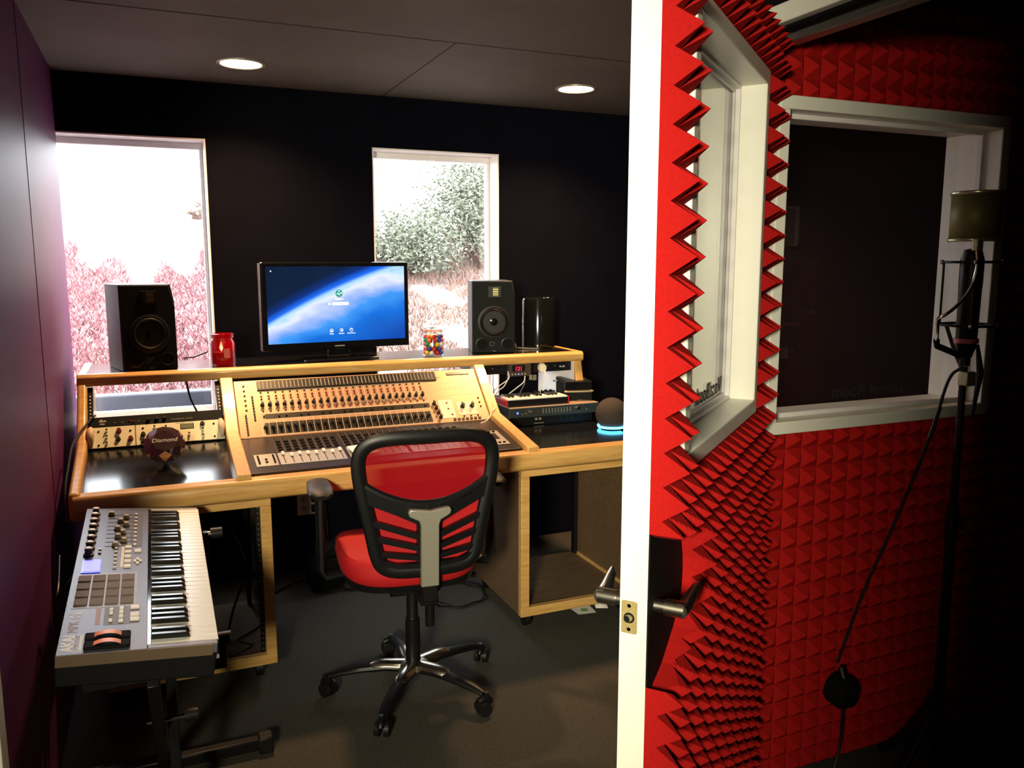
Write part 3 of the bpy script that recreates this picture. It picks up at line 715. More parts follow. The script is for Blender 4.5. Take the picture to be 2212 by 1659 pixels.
for i in range(24):
    x = .130+i*.0298 + (.014 if i >= 8 else 0) + (.014 if i >= 16 else 0)
    mt = LOF @ T((x, .105, .0013))
    if fs0 is None: fs0 = MB().box(-.0012, -.042, 0, .0012, .050, .0006).build('fader_slot', 'blackm', mxr, smooth=False, mtx=mt)
    else: inst(fs0, mxr, mt)
    mt = LOF @ T((x, .145-.02*abs(math.sin(i*1.3))*(i < 9), .0018))
    if fc0 is None: fc0 = MB().box(-.0055, -.010, .004, .0055, .010, .010).box(-.0045, -.0015, .010, .0045, .0015, .0115).box(-.001, -.004, 0, .001, .004, .004).build('fader_cap', 'keyw', mxr, smooth=False, bevel=.001, mtx=mt)
    else: inst(fc0, mxr, mt)
fb = MB(LOF)
for i in range(8): fb.cb((.040, .075+.010*i, .003), (.006, .006, .004)); fb.cb((.094, .075+.010*i, .003), (.006, .006, .004))
fb.cb((.066, .085, .003), (.008, .008, .004)); fb.cb((.066, .11, .003), (.008, .008, .004))
for i in range(24):
    x = .130+i*.0298 + (.014 if i >= 8 else 0) + (.014 if i >= 16 else 0)
    for k in range(4): fb.cb((x, .195+.028*k, .0015), (.016, .010, .004))
for i in range(6): fb.cb((.885+.02*i, .070, .003), (.010, .007, .004)); fb.cb((.885+.02*i, .19, .003), (.010, .007, .004))
fb.build('channel_buttons', 'blackm', mxr, smooth=False)['kind'] = 'stuff'
fl = MB(LOF)
for i in range(25):
    x = .115+i*.0298 + (.014 if i >= 8 else 0) + (.014 if i >= 16 else 0)
    fl.box(x-.0004, .18, 0, x+.0004, .325, .0005)
fl.build('printed_lines', 'grille', mxr, smooth=False)['kind'] = 'stuff'
pn = MB(LOF @ T((.42, .07, .014)) @ Matrix.Rotation(R(8), 4, 'Z')).box(-.045, -.02, 0, .05, .075, .001)
tag(pn.build('paper_note', 'paper', None, smooth=False, mtx=WM[mxr]), 'white paper note lying over the console faders behind the chair', 'paper')
tag(MB().tube([(1.345, 3.30, .872), (1.318, 3.28, .862), (1.29, 3.235, .845), (1.26, 3.21, .833), (1.235, 3.20, .829)], .0022, 6).build('loose_cable', 'wirew'), 'thin white cord lying over the right corner of the mixing console', 'cord')

# ------------------------------------------------------------------ things on the raised shelf
ZS = 1.0757
def make_speaker(label, loc, rz):
    t = thing('studio_monitor', label, 'speaker', loc, rz, 'studio monitor speakers on the shelf')
    w, h, d = .204, .338, .27
    MB().prism([(-w/2, 0), (w/2, 0), (w/2, h*.80), (w/2-.012, h-.0), (-w/2+.0, h)], .012, d, 'y').build('cabinet', 'speaker', t, bevel=.003)
    MB().prism([(-w/2+.002, .002), (w/2-.002, .002), (w/2-.002, h*.74), (w/2-.022, h-.003), (-w/2+.002, h-.003)], -.0, .014, 'y').build('front_baffle', 'charcoal', t, bevel=.003)
    fy = Matrix.Rotation(R(90), 4, 'X')
    MB().lathe([(.074, 0), (.076, .004), (.066, .006), (.064, .001)], (0,0,0), 40, closed=True).build('surround_ring', 'rubber', t, mtx=T((0, 0, .147)) @ fy)
    MB().lathe([(.064, .002), (.058, .006), (.05, .001), (.024, -.008), (0, -.008)], (0,0,0), 40).build('woofer_cone', 'cone', t, mtx=T((0, -.002, .147)) @ fy)
    MB().lathe([(.024, -.008), (.018, .001), (0, .004)], (0,0,0), 24).build('dust_cap', 'blackg', t, mtx=T((0, -.003, .147)) @ fy)
    MB().cb((.004, -.0015, .287), (.062, .005, .052)).build('tweeter_plate', 'black', t, smooth=False, bevel=.001)
    MB().cb((.008, -.0042, .287), (.026, .003, .038)).build('tweeter_ribbon', 'tweet', t, smooth=False)
    b = MB()
    for k in range(4): b.cb((.008, -.006, .272+k*.0105), (.028, .002, .003))
    b.cb((-.012, -.006, .287), (.010, .002, .040)).build('tweeter_bars', 'black', t, smooth=False)
    for x in (-.058, .062):
        MB().lathe([(.026, 0), (.028, .003), (.024, .004), (.020, -.004)], (0,0,0), 28, closed=True).build('bass_port', 'black', t, mtx=T((x, -.001, .044)) @ fy)
        MB().lathe([(0, 0), (.0235, 0), (.0235, .001), (0, .001)], (0,0,0), 28).build('port_hole', 'blackm', t, mtx=T((x, -.0005, .044)) @ fy)
    MB().lathe([(0, 0), (.0075, 0), (.007, .009), (0, .010)], (0,0,0), 16).build('volume_knob', 'charcoal', t, mtx=T((-.010, -.001, .044)) @ fy)
    MB().lathe([(.0095, 0), (.0105, 0), (.0105, .001), (.0095, .001)], (0,0,0), 20, closed=True).cb((.012, -.034, 0), (.016, .0022, .001)).build('printed_mark', 'grille', t, mtx=T((-.010, -.001, .044)) @ fy)
    MB().sphere((.006, -.001, .049), .0022).build('indicator_light', 'greyh', t)
    return t
make_speaker('black studio monitor speaker in front of the left window', (-.022, 3.545, ZS), R(13))
make_speaker('black studio monitor speaker between the jar of gumballs and the black cylinder computer', (1.458, 3.60, ZS), R(-16))

# monitor
tv = thing('monitor', 'wide black monitor showing a blue login screen on the shelf', 'monitor', (.738, 3.64, ZS), R(7.0))
w, h, zb = .660, .376, .048
MB().box(-w/2, -.012, zb, w/2, .030, zb+h).build('bezel', 'blackg', tv, smooth=False, bevel=.006, seg=3)
MB().box(-w/2-.0035, -.008, zb+.004, -w/2, .028, zb+h-.004).build('side_strip', 'chrome', tv, smooth=False, bevel=.001)
MB().box(-w/2+.05, .03, zb+.05, w/2-.05, .055, zb+h-.05).build('rear_cover', 'black', tv, bevel=.01)
MB().box(-.05, .0, .006, .05, .03, zb+.05).build('stand_neck', 'blackg', tv, bevel=.004)
MB().prism([(-.165, -.055), (.165, -.055), (.17, .02), (.14, .09), (-.14, .09), (-.17, .02)], 0, .009, 'z').build('stand_base', 'blackg', tv, bevel=.003)
def screen_mat():
    m = bpy.data.materials.new('login_screen'); m.use_nodes = True; nt = m.node_tree; b = nt.nodes['Principled BSDF']; L = nt.links.new; N = nt.nodes.new
    tc = N('ShaderNodeTexCoord'); sp = N('ShaderNodeSeparateXYZ'); L(tc.outputs['Object'], sp.inputs['Vector'])
    def math_(op, a, b_=None):
        n = N('ShaderNodeMath'); n.operation = op
        for i, v in enumerate((a, b_)):
            if v is None: continue
            if isinstance(v, (int, float)): n.inputs[i].default_value = v
            else: L(v, n.inputs[i])
        return n.outputs[0]
    x, z = sp.outputs['X'], sp.outputs['Z']
    # height of the bright limb above screen centre: z = .16x' curve
    limb = math_('ADD', math_('MULTIPLY', x, .42), math_('MULTIPLY', math_('MULTIPLY', x, x), -.25))
    ns = N('ShaderNodeTexNoise'); ns.inputs['Scale'].default_value = 7; ns.inputs['Detail'].default_value = 5
    mp = N('ShaderNodeMapping'); mp.inputs['Rotation'].default_value = (0, R(30), 0); mp.inputs['Scale'].default_value = (.6, 1, 1.5); L(tc.outputs['Object'], mp.inputs['Vector']); L(mp.outputs['Vector'], ns.inputs['Vector'])
    d = math_('SUBTRACT', z, math_('ADD', limb, .088))
    below = math_('LESS_THAN', d, -.03)
    dn = math_('ADD', d, math_('MULTIPLY', math_('MULTIPLY', math_('SUBTRACT', ns.outputs['Fac'], .5), below), .18))
    fac = math_('ADD', math_('MULTIPLY', dn, 1/.42), .78)
    cr = N('ShaderNodeValToRGB'); L(fac, cr.inputs['Fac']); els = cr.color_ramp.elements
    stops = [(0, (.002, .07, .45)), (.30, (.004, .16, .72)), (.46, (.05, .32, .92)), (.58, (.42, .55, .95)), (.66, (.80, .86, 1)), (.725, (.45, .75, 1)), (.765, (.01, .16, .95)), (.83, (.002, .03, .22)), (.92, (.001, .012, .045)), (1, (.001, .012, .04))]
    els[0].position = 0; els[0].color = (*stops[0][1], 1); els[1].position = 1; els[1].color = (*stops[-1][1], 1)
    for p, c in stops[1:-1]:
        e = els.new(p); e.color = (*c, 1)
    b.inputs['Base Color'].default_value = (.005, .005, .008, 1); b.inputs['Roughness'].default_value = .15
    L(cr.outputs['Color'], b.inputs['Emission Color']); b.inputs['Emission Strength'].default_value = 1.05
    return m
sw, sh = .618, .325; scx, scz = 0, zb+.033+sh/2
MB().box(-sw/2, -.0006, -sh/2, sw/2, .0006, sh/2).build('screen', screen_mat(), tv, smooth=False, mtx=T((scx, -.0125, scz)))
SCF = T((scx, -.0134, scz)) @ frame((0,0,0), (1, 0, 0), (0, 0, 1))
white_em = emis('screen_white', (.85, .93, 1.), 1.1); teal_em = emis('screen_teal', (.02, .22, .22), 1.0); mark_em = emis('screen_mark', (.7, .9, .85), .9)
S = lambda u, v: ((u-.5)*sw, (v-.5)*sh)     # screen fractions
x, y = S(.505, .643)
ic = MB(SCF).lathe([(0, 0), (.0165, 0), (.0165, .0004), (0, .0004)], (x, y, 0), 24).build('user_picture', teal_em, tv)
sw_ = MB(SCF)
rd = random.Random(2)
for k in range(9):
    a = k*.7; q = .011*rd.uniform(.3, 1); sw_.cb((x+q*math.cos(a*2.3), y+q*math.sin(a*2.3), .0008), (.006, .003, .0004))
sw_.build('user_picture_detail', mark_em, tv, smooth=False)
x, y = S(.513, .505); MB(SCF).cb((x, y, .0003), (.074, .0125, .0006)).build('password_field', white_em, tv, smooth=False)
x, y = S(.433, .503); MB(SCF).lathe([(0, 0), (.0052, 0), (.0052, .0005), (0, .0005)], (x, y, 0), 16).build('field_icon', white_em, tv)
x, y = S(.505, .565); MB(SCF).cb((x, y, .0003), (.036, .005, .0006)).build('user_name', white_em, tv, smooth=False)
for u, tx in ((.443, 'Sleep'), (.515, 'Restart'), (.588, 'Shut Down')):
    x, y = S(u, .148)
    g_ = MB(SCF).lathe([(.0062, 0), (.0076, 0), (.0076, .0005), (.0062, .0005)], (x, y, 0), 24, closed=True)
    if tx == 'Sleep': g_.cb((x, y-.002, .0002), (.011, .0045, .0005))
    elif tx == 'Restart': g_.prism([(x-.0035, y), (x+.003, y+.0035), (x+.003, y-.0035)], 0, .0005, 'z')
    else: g_.cb((x, y+.004, .0003), (.0016, .008, .0006))
    g_.build('screen_icon', white_em, tv)
    text('lettering', tx, .0082, white_em, tv, SCF @ T((x, y-.0165, 0)), .0003, 'CENTER')
x, y = S(.030, .955); MB(SCF).prism([(x, y), (x+.006, y-.006), (x+.0025, y-.006), (x+.001, y-.0085), (x, y-.0085)], 0, .0005, 'z').build('mouse_pointer', white_em, tv, smooth=False)
text('lettering', 'SAMSUNG', .0075, 'printw', tv, T((0, -.0124, zb+.011)) @ frame((0,0,0), (1, 0, 0), (0, 0, 1)), .0003, 'CENTER', 1.3)
MB().box(-.02, -.0126, zb-.001, .02, .0, zb+.003).build('status_light', 'charcoal', tv, smooth=False)

# candle
ca = thing('candle_jar', 'red glass candle jar burning beside the left speaker', 'candle', (.252, 3.625, ZS))
MB().lathe([(0, 0), (.046, 0), (.049, .006), (.049, .093), (.044, .106), (.041, .112), (.0455, .116), (.0455, .131), (.042, .132), (.040, .118), (.0395, .11), (.044, .095), (.044, .008), (0, .006)], (0,0,0), 32).build('jar', mat('red_jar_glass', (.34, .001, .004), .06, alpha=.62, coat=.8, emit=(.9, .005, .01), estr=.05, noise=.05), ca)
MB().lathe([(0, .008), (.0425, .008), (.0425, .055), (0, .054)], (0,0,0), 24).build('wax', 'redwax2', ca)
MB().lathe([(0, .057), (.006, .066), (.008, .074), (.004, .088), (0, .100)], (-.006, -.004, 0), 12).build('flame', 'flame', ca)
MB().cyl((-.006, -.004, .052), (-.006, -.004, .062), .001, n=6).build('wick', 'blackm', ca)
MB().box(.0, -.0512, .034, .024, -.0492, .072).build('paper_label', mat('pink_label', (.55, .10, .08), .6, noise=.1), ca, smooth=False)

# gumball jar
gj = thing('gumball_jar', 'clip top glass jar full of coloured gumballs', 'jar', (1.160, 3.60, ZS))
MB().lathe([(0, .001), (.045, .001), (.049, .006), (.049, .092), (.046, .100), (.040, .104), (.040, .114), (.038, .114), (.038, .103), (.044, .098), (.0465, .090), (.0465, .009), (.043, .005), (0, .005)], (0,0,0), 36).build('jar_body', 'jar', gj)
MB().lathe([(0, .138), (.034, .138), (.041, .133), (.043, .124), (.043, .119), (.038, .118), (.036, .122), (.034, .130), (0, .132)], (0,0,0), 32).build('glass_lid', 'jar', gj)
ring_ = MB(); ring_.loop([(.0425*math.cos(2*PI*i/28), .0425*math.sin(2*PI*i/28), .1165) for i in range(28)], .0025, 6); ring_.build('seal_ring', mat('orange_rubber_seal', (.55, .16, .05), .6, noise=.05), gj)
wr = MB(); wr.loop([(.0445*math.cos(2*PI*i/28), .0445*math.sin(2*PI*i/28), .109) for i in range(28)], .0014, 6)
for s in (-1, 1): wr.tube([(s*.045, 0, .109), (s*.054, -.004, .118), (s*.050, -.006, .128), (s*.043, 0, .126)], .0014, 6)
wr.tube([(-.050, -.006, .122), (-.062, -.012, .098), (-.060, -.012, .088)], .0014, 6)
wr.build('wire_clip', 'steel', gj)
rd = random.Random(21); placed = []; keys = ['red', 'yellow', 'green', 'blue', 'orange', 'white', 'pink']; bm0 = {}
gx, gy = 1.160, 3.60
layer = 0
for z in (.0165, .0355, .0545, .0735, .0905):
    n = 9 if z < .08 else 8; off = .35*layer; rr = .0352
    pts = [(rr*math.cos(2*PI*i/n+off), rr*math.sin(2*PI*i/n+off)) for i in range(n)] + [(.0125*math.cos(off+2*PI*k/3), .0125*math.sin(off+2*PI*k/3)) for k in range(3)]
    for i, (px, py) in enumerate(pts):
        c = keys[(i*3+layer*2+rd.randint(0, 1)) % 7]
        if c not in bm0:
            o = MB().sphere((0, 0, 0), .0107, 14, 8).build('gumball', MB_ball[c]); bm0[c] = o
        else:
            o = bm0[c].copy(); COL.objects.link(o)
        o.location = (gx+px, gy+py, ZS+z); tag(o, '%s gumball inside the clip top glass jar' % c, 'gumball', '%s gumballs in the glass jar' % c)
    layer += 1

# cylinder computer
mp_ = thing('cylinder_computer', 'glossy black cylindrical computer on the right end of the shelf', 'computer', (1.765, 3.765, ZS))
MB().lathe([(0, .002), (.080, .002), (.0835, .006), (.0835, .236), (.080, .246), (.072, .250), (.066, .249), (.062, .240), (.060, .19), (0, .18)], (0,0,0), 48).build('shell', mat('polished_dark_metal', (.05, .05, .052), .10, metal=.9, noise=.03), mp_)
MB().lathe([(0, .181), (.058, .181), (.05, .20), (.014, .205), (0, .205)], (0,0,0), 32).build('fan_hub', 'black', mp_)
MB().lathe([(0, 0), (.075, 0), (.075, .003), (0, .003)], (0,0,0), 32).build('base', 'rubber', mp_)
tag(MB().tube([(1.60, 3.80, ZS+.004), (1.64, 3.72, ZS+.006), (1.68, 3.69, ZS+.004), (1.72, 3.66, ZS+.004)], .004, 6).tube([(1.66, 3.85, ZS+.12), (1.648, 3.80, ZS+.11), (1.652, 3.82, ZS+.05), (1.66, 3.80, ZS+.006)], .003, 6).build('computer_cable', 'greyh'), 'grey cable between the right speaker and the cylinder computer', 'cable')
tag(MB().tube([(.20, 3.80, ZS+.04), (.14, 3.70, ZS+.03), (.10, 3.69, ZS+.03)], .0035, 6).build('speaker_cable', 'wireb'), 'short black cable behind the left speaker', 'cable')

# ------------------------------------------------------------------ right bay
pu = thing('power_conditioner', 'black rack unit mounted under the right end of the raised shelf', 'rack unit', (1.60, 3.53, .99))
MB().box(1.362, 3.525, .985, 1.828, 3.80, 1.0335).build('body', 'black', pu, smooth=False, bevel=.002, world=True)
text('lettering', 'PL-8C', .012, 'printw', pu, WM[pu].inverted() @ frame((1.765, 3.5245, 1.002), (1, 0, 0), (0, 0, 1)), .0003)
for x in (1.37, 1.42, 1.70, 1.74): MB().sphere((x, 3.5245, 1.012), .003, 8, 6).build('screw', 'greyh', pu, world=True)
cs = thing('clock_display', 'small brown panel with a red lit number under the shelf', 'display', (1.545, 3.515, .975))
MB().box(1.492, 3.507, .973, 1.607, 3.523, 1.031).build('case', 'clockface', cs, smooth=False, bevel=.002, world=True)
MB().box(1.512, 3.5055, .996, 1.575, 3.5075, 1.024).build('display_window', 'blackm', cs, smooth=False, world=True)
text('lettering', '121', .026, 'ledred', cs, WM[cs].inverted() @ frame((1.524, 3.505, 1.000), (1, 0, 0), (0, 0, 1)), .0003)
for i in range(5): MB().sphere((1.512+i*.016, 3.506, .983), .003, 8, 6).build('button', 'ledblue' if i == 2 else 'printw', cs, world=True)
for x in (1.488, 1.612): MB().box(x-.002, 3.50, .965, x+.002, 3.506, 1.033).build('bracket_edge', 'chrome', cs, smooth=False, world=True)
tg = thing('tag_label', 'pair of small pale tags hanging beside the red lit display', 'tag', (1.62, 3.505, .955))
MB().box(1.598, 3.505, .953, 1.612, 3.507, .976).build('grey_tag', 'grille', tg, smooth=False, world=True); MB().box(1.615, 3.505, .950, 1.635, 3.507, .976).build('pale_tag', 'lcd', tg, smooth=False, world=True)
wp = thing('plug_adapter', 'pale plug adapter plugged in under the shelf with its cord hanging', 'plug', (1.665, 3.51, .985))
MB().lathe([(0, 0), (.017, 0), (.0185, .006), (.018, .026), (.014, .034), (0, .035)], (0,0,0), 20).build('plug_body', 'outlet', wp, mtx=T((0, .012, .022)) @ Matrix.Rotation(R(90), 4, 'X') @ Matrix.Diagonal((1, 1.25, 1, 1)))
MB().tube([(.005, -.022, .01), (.004, -.03, -.02), (-.008, -.01, -.06), (-.010, .0, -.11)], .0032, 8).build('cord', 'wirew', wp)
for k, (p, lb) in enumerate([([(1.487, 3.50, 1.0), (1.49, 3.50, .965), (1.45, 3.52, .93), (1.415, 3.55, .885)], 'leftmost'), ([(1.49, 3.50, .97), (1.472, 3.51, .93), (1.455, 3.53, .91), (1.445, 3.55, .885)], 'second from left'), ([(1.578, 3.51, .972), (1.572, 3.51, .945), (1.545, 3.52, .92), (1.51, 3.54, .888)], 'rightmost')]):
    tag(MB().tube(p, .0026, 6).build('display_cable', 'wirew'), 'white cable hanging from the red lit display, %s of three' % lb, 'cable')
tag(MB().tube([(1.437, 3.56, 1.0), (1.436, 3.56, .93), (1.45, 3.58, .885)], .002, 6).tube([(1.59, 3.53, .97), (1.585, 3.53, .93), (1.575, 3.56, .885)], .002, 6).tube([(1.37, 3.55, 1.0), (1.374, 3.53, .93), (1.40, 3.50, .885)], .0022, 6).build('thin_cables', 'greyh'), 'thin dark grey cables hanging behind the mini keyboard', 'cable', kind='stuff')
ZR = .7572
ub = thing('rack_interface', 'dark rack unit at the bottom of the stack on the right desk surface', 'rack unit', (1.66, 3.40, ZR))
MB().box(1.452, 3.405, ZR, 1.880, 3.66, ZR+.044).build('body', 'black', ub, smooth=False, bevel=.002, world=True)
Fb = WM[ub].inverted() @ frame((1.452, 3.4045, ZR), (1, 0, 0), (0, 0, 1))
placeknobs([(.03+.025*i, .026) for i in range(4)] + [(.22+.03*i, .026) for i in range(5)], .006, .008, 'charcoal', ub, Fb @ T((0, 0, -.004)))
for x in (.135, .155): MB(Fb).cb((x, .028, .001), (.012, .010, .002)).build('status_window', 'grille', ub, smooth=False)
MB(Fb).cb((.150, .008, .0005), (.05, .003, .001)).build('printed_mark', 'grille', ub, smooth=False)
ia = thing('audio_interface', 'silver topped rack unit with two knobs, under the mini keyboard', 'rack unit', (1.66, 3.38, ZR+.044))
zi = ZR+.0443
MB().box(1.445, 3.385, zi, 1.892, 3.68, zi+.046).build('body', 'charcoal', ia, smooth=False, bevel=.002, world=True)
MB().box(1.443, 3.372, zi+.0435, 1.895, 3.68, zi+.0475).build('top_cover', mat('pinkish_silver_cover', (.50, .36, .27), .4, metal=.4, noise=.05), ia, smooth=False, bevel=.001, world=True)
MB().box(1.443, 3.375, zi, 1.895, 3.386, zi+.044).build('faceplate', mat('dark_teal_faceplate', (.025, .032, .032), .4, noise=.2), ia, smooth=False, bevel=.001, world=True)
Fi = WM[ia].inverted() @ frame((1.443, 3.3745, zi), (1, 0, 0), (0, 0, 1))
placeknobs([(.105, .024), (.340, .028)], .010, .016, 'chrome', ia, Fi @ T((0, 0, -.004)))
for i in range(10): MB(Fi).cb((.165+.0155*i, .024, .0005), (.004, .022, .001)).build('meter', 'grille', ia, smooth=False)
MB(Fi).lathe([(0, 0), (.005, 0), (.004, .002), (0, .002)], (.038, .022, 0), 12).build('power_light', 'ledblue', ia)
placeknobs([(.062, .016), (.078, .018), (.39, .018)], .003, .003, 'grille', ia, Fi @ T((0, 0, -.004)), 'screw')
MB().box(1.893, 3.378, zi, 1.915, 3.384, zi+.044).build('rack_ear', 'charcoal', ia, smooth=False, world=True)
# mini keyboard
mk = thing('mini_keyboard', 'small red sided mini keyboard on top of the silver rack unit', 'keyboard', (1.592, 3.39, zi+.0480))
kw, kd = .312, .178
MB().box(-kw/2+.004, .0, .003, kw/2-.004, kd, .032).build('case', 'black', mk, smooth=False, bevel=.003)
for s in (-1, 1): MB().box(s*kw/2-.0035, -.002, .001, s*kw/2+.0035, kd, .034).build('end_cap', mat('red_end_cap_%d' % (s+1), (.35, .006, .008), .3, noise=.1), mk, smooth=False, bevel=.003)
kw0 = kb0 = None; kp_ = (kw-.012)/15
for i in range(15):
    mt = T((-kw/2+.006+kp_*(i+.5), .004, .024))
    if kw0 is None: kw0 = MB().box(-kp_/2+.0006, -.002, 0, kp_/2-.0006, .085, .014).build('white_key', 'keyw', mk, smooth=False, bevel=.001, mtx=mt)
    else: inst(kw0, mk, mt)
for i in range(14):
    if i % 7 in (2, 6): continue
    mt = T((-kw/2+.006+kp_*(i+1), .036, .038))
    if kb0 is None: kb0 = MB().box(-.005, 0, 0, .005, .05, .008).build('black_key', 'keyb', mk, smooth=False, bevel=.001, mtx=mt)
    else: inst(kb0, mk, mt)
p0 = None
for i in range(8):
    mt = T((-.085+.033*(i % 4), .115+.033*(i//4), .032))
    if p0 is None: p0 = MB().box(-.014, -.014, 0, .014, .014, .004).build('drum_pad', 'pad', mk, smooth=False, bevel=.001, mtx=mt)
    else: inst(p0, mk, mt)
placeknobs([(.055+.026*(i % 4), .118+.030*(i//4)) for i in range(8)], .008, .014, 'charcoal', mk, T((0, 0, .028)))
MB().lathe([(0, 0), (.012, 0), (.011, .006), (.005, .012), (0, .013)], (-.13, .115, .032), 16).build('joystick', 'grille', mk)
# drive box
db = thing('drive_box', 'black box with a bright strip on its front, right of the mini keyboard', 'drive enclosure', (1.835, 3.515, zi+.0478), R(-14))
MB().box(-.060, -.075, .004, .075, .115, .092).build('case', 'black', db, smooth=False, bevel=.004)
MB().box(-.058, -.078, .046, .073, -.075, .088).build('upper_front', 'blackg', db, smooth=False, bevel=.001)
MB().box(-.058, -.078, .004, .073, -.075, .040).build('lower_front', 'charcoal', db, smooth=False, bevel=.001)
MB().tube([(-.052, -.076, .048), (-.050, -.090, .046), (.066, -.090, .046), (.068, -.076, .048)], .004, 8).build('front_handle', 'champagne', db)
v = MB()
for i in range(7): v.box(-.0615, -.055+i*.023, .012, -.060, -.043+i*.023, .080)
v.build('side_vents', 'charcoal', db, smooth=False)
MB().tube([(-.06, .085, .075), (-.075, .09, .074), (-.075, .10, .072), (-.06, .105, .07)], .004, 8).build('side_hook', 'greyh', db)
MB().cb((.02, .0, .0925), (.07, .02, .001)).build('top_label', 'grille', db, smooth=False)
# smart speaker
se = thing('smart_speaker', 'dark fabric ball speaker with a glowing blue ring beside the door edge', 'smart speaker', (1.880, 3.20, ZR)); se.location.x = 1.868; WM[se] = T((1.868, 3.20, ZR))
MB().lathe([(0, .010), (.050, .010)] + [(.0735*math.cos(R(a)), .066+.0735*math.sin(R(a))) for a in range(-38, 91, 8)] + [(0, .1395)], (0,0,0), 48).build('fabric_shell', mat('brown_black_fabric', (.035, .024, .018), .9, noise=.4, nscale=300), se)
MB().lathe([(.049, .004), (.062, .006), (.0655, .012), (.0635, .017), (.050, .012)], (0,0,0), 40, closed=True).build('light_ring', 'ring', se)
MB().lathe([(0, 0), (.045, 0), (.05, .006), (0, .01)], (0,0,0), 28).build('base', 'rubber', se)

# ------------------------------------------------------------------ office chair
ch = thing('office_chair', 'black office chair with red mesh back and silver spine at the console', 'chair', (.767, 2.66, 0), R(-6))
bx = .012
def cy(x, z): return -.238 - .07*(z-.6) + .45*(x-bx)*(x-bx)
def C3(x, z, o=0.): return (bx+x, cy(bx+x, z)+o, z)
half = [(0, .968), (.09, .969), (.155, .964), (.196, .944), (.214, .905), (.210, .84), (.194, .755), (.176, .67), (.162, .59), (.145, .548), (.10, .530), (0, .528)]
outl = [C3(x, z) for x, z in half] + [C3(-x, z) for x, z in half[-2:0:-1]]
def smooth_loop(p, n=3):
    p = [Vector(q) for q in p]
    for _ in range(n):
        q = []
        for i in range(len(p)):
            a, b = p[i], p[(i+1) % len(p)]; q += [a*.75+b*.25, a*.25+b*.75]
        p = q
    return p
frm = MB().loop(smooth_loop(outl, 2), .023, 10, flat=((0, 1, 0), .62))
cbar = [C3(x, .752+.072*(x/.2)**2, 0) for x in [-.2+.4*i/14 for i in range(15)]]
frm.tube(cbar, .013, 8, flat=((0, 1, 0), .8))
def plate(mb, poly, o0=-.010, o1=.010):
    n = len(poly); vs = [C3(x, z, o0) for x, z in poly] + [C3(x, z, o1) for x, z in poly]
    mb.add(vs, [tuple(range(n)), tuple(range(2*n-1, n-1, -1))] + [(i, (i+1) % n, n+(i+1) % n, n+i) for i in range(n)])
for s in (-1, 1):
    plate(frm, [(s*x, z) for x, z in ((0, .750), (.10, .768), (.20, .82), (.195, .765), (.10, .722), (.03, .685), (0, .685))])
    for zo, zi, w in ((.704, .645, .010), (.654, .607, .0095), (.600, .575, .009)):
        plate(frm, [(s*x, z) for x, z in ((.0, zi+w), (.03, zi+w), (.185, zo+w), (.185, zo-w), (.03, zi-w), (0, zi-w))])
    plate(frm, [(s*x, z) for x, z in ((0, .556), (.10, .560), (.14, .575), (.165, .60), (.15, .545), (.1, .528), (0, .526))])
plate(frm, [(-.036, .53), (.036, .53), (.036, .75), (-.036, .75)])
frm.build('back_frame', 'black', ch)
def hw(z):
    pts = sorted([(zz, xx) for xx, zz in half if xx > .09]); 
    for (z0, x0), (z1, x1) in zip(pts, pts[1:]):
        if z0 <= z <= z1: return x0+(x1-x0)*(z-z0)/max(1e-6, z1-z0)
    return pts[0][1] if z < pts[0][0] else pts[-1][1]
def sheet(zf0, z1, o, nz=14, nx=16):
    vs = []; fs = []
    for j in range(nz+1):
        for i in range(nx+1):
            u = -1+2*i/nx; t = j/nz; zz = zf0(u)*(1-t)+z1*t; x = u*hw(zz)*.98; vs.append(C3(x, zz, o+.012*(1-u*u)*math.sin(PI*t)))
    for j in range(nz):
        for i in range(nx): a = j*(nx+1)+i; fs.append((a, a+1, a+nx+2, a+nx+1))
    return MB().add(vs, fs)
sheet(lambda u: .754+.07*u*u, .962, .002).build('mesh_panel', 'red_mesh', ch, fixn=False)
sheet(lambda u: .54, .77, .016).build('lumbar_fabric', 'red_fab', ch, fixn=False, label='red lower back fabric behind the black ribs')
sp = MB(); poly = [(-.029, .485), (.029, .485), (.029, .690), (.034, .706), (.050, .714), (.064, .722), (.069, .735), (.062, .746), (.04, .744), (0, .738), (-.04, .744), (-.062, .746), (-.069, .735), (-.064, .722), (-.050, .714), (-.034, .706), (-.029, .690)]
plate(sp, poly, -.036, -.014)
sp.build('spine_cover', 'silverp', ch, bevel=.004, label='silver T shaped spine cover')
sb = MB(); sb.box(bx-.026, -.262, .43, bx+.026, -.215, .56).box(bx-.03, -.25, .415, bx+.03, -.02, .445); sb.build('back_bracket', 'black', ch, bevel=.006)
def cushion(zs, cx, cyy):
    b = MB(); n = 40; vs = []; fs = []
    for z, sc_ in zs:
        for i in range(n):
            a = 2*PI*i/n; c, s = math.cos(a), math.sin(a); e = .62
            x = .236*sc_*math.copysign(abs(c)**e, c); y = .240*sc_*math.copysign(abs(s)**e, s)
            vs.append((cx+x, cyy+y, z + .012*(abs(x)/.236)**3*(z > .46) - .03*max(0, y/.24)**3*(z > .44)))
    for j in range(len(zs)-1):
        for i in range(n): i2 = (i+1) % n; fs.append((j*n+i, j*n+i2, (j+1)*n+i2, (j+1)*n+i))
    fs.append(tuple(range(n-1, -1, -1))); fs.append(tuple((len(zs)-1)*n+i for i in range(n)))
    return b.add(vs, fs)
cushion([(.462, .92), (.476, .98), (.502, 1.0), (.530, .985), (.545, .94), (.552, .84), (.554, .6), (.552, .2)], -.015, .035).build('seat', 'red_fab', ch)
cushion([(.430, .78), (.445, .92), (.466, .95), (.468, .5)], -.015, .035).build('seat_pan', 'black', ch)
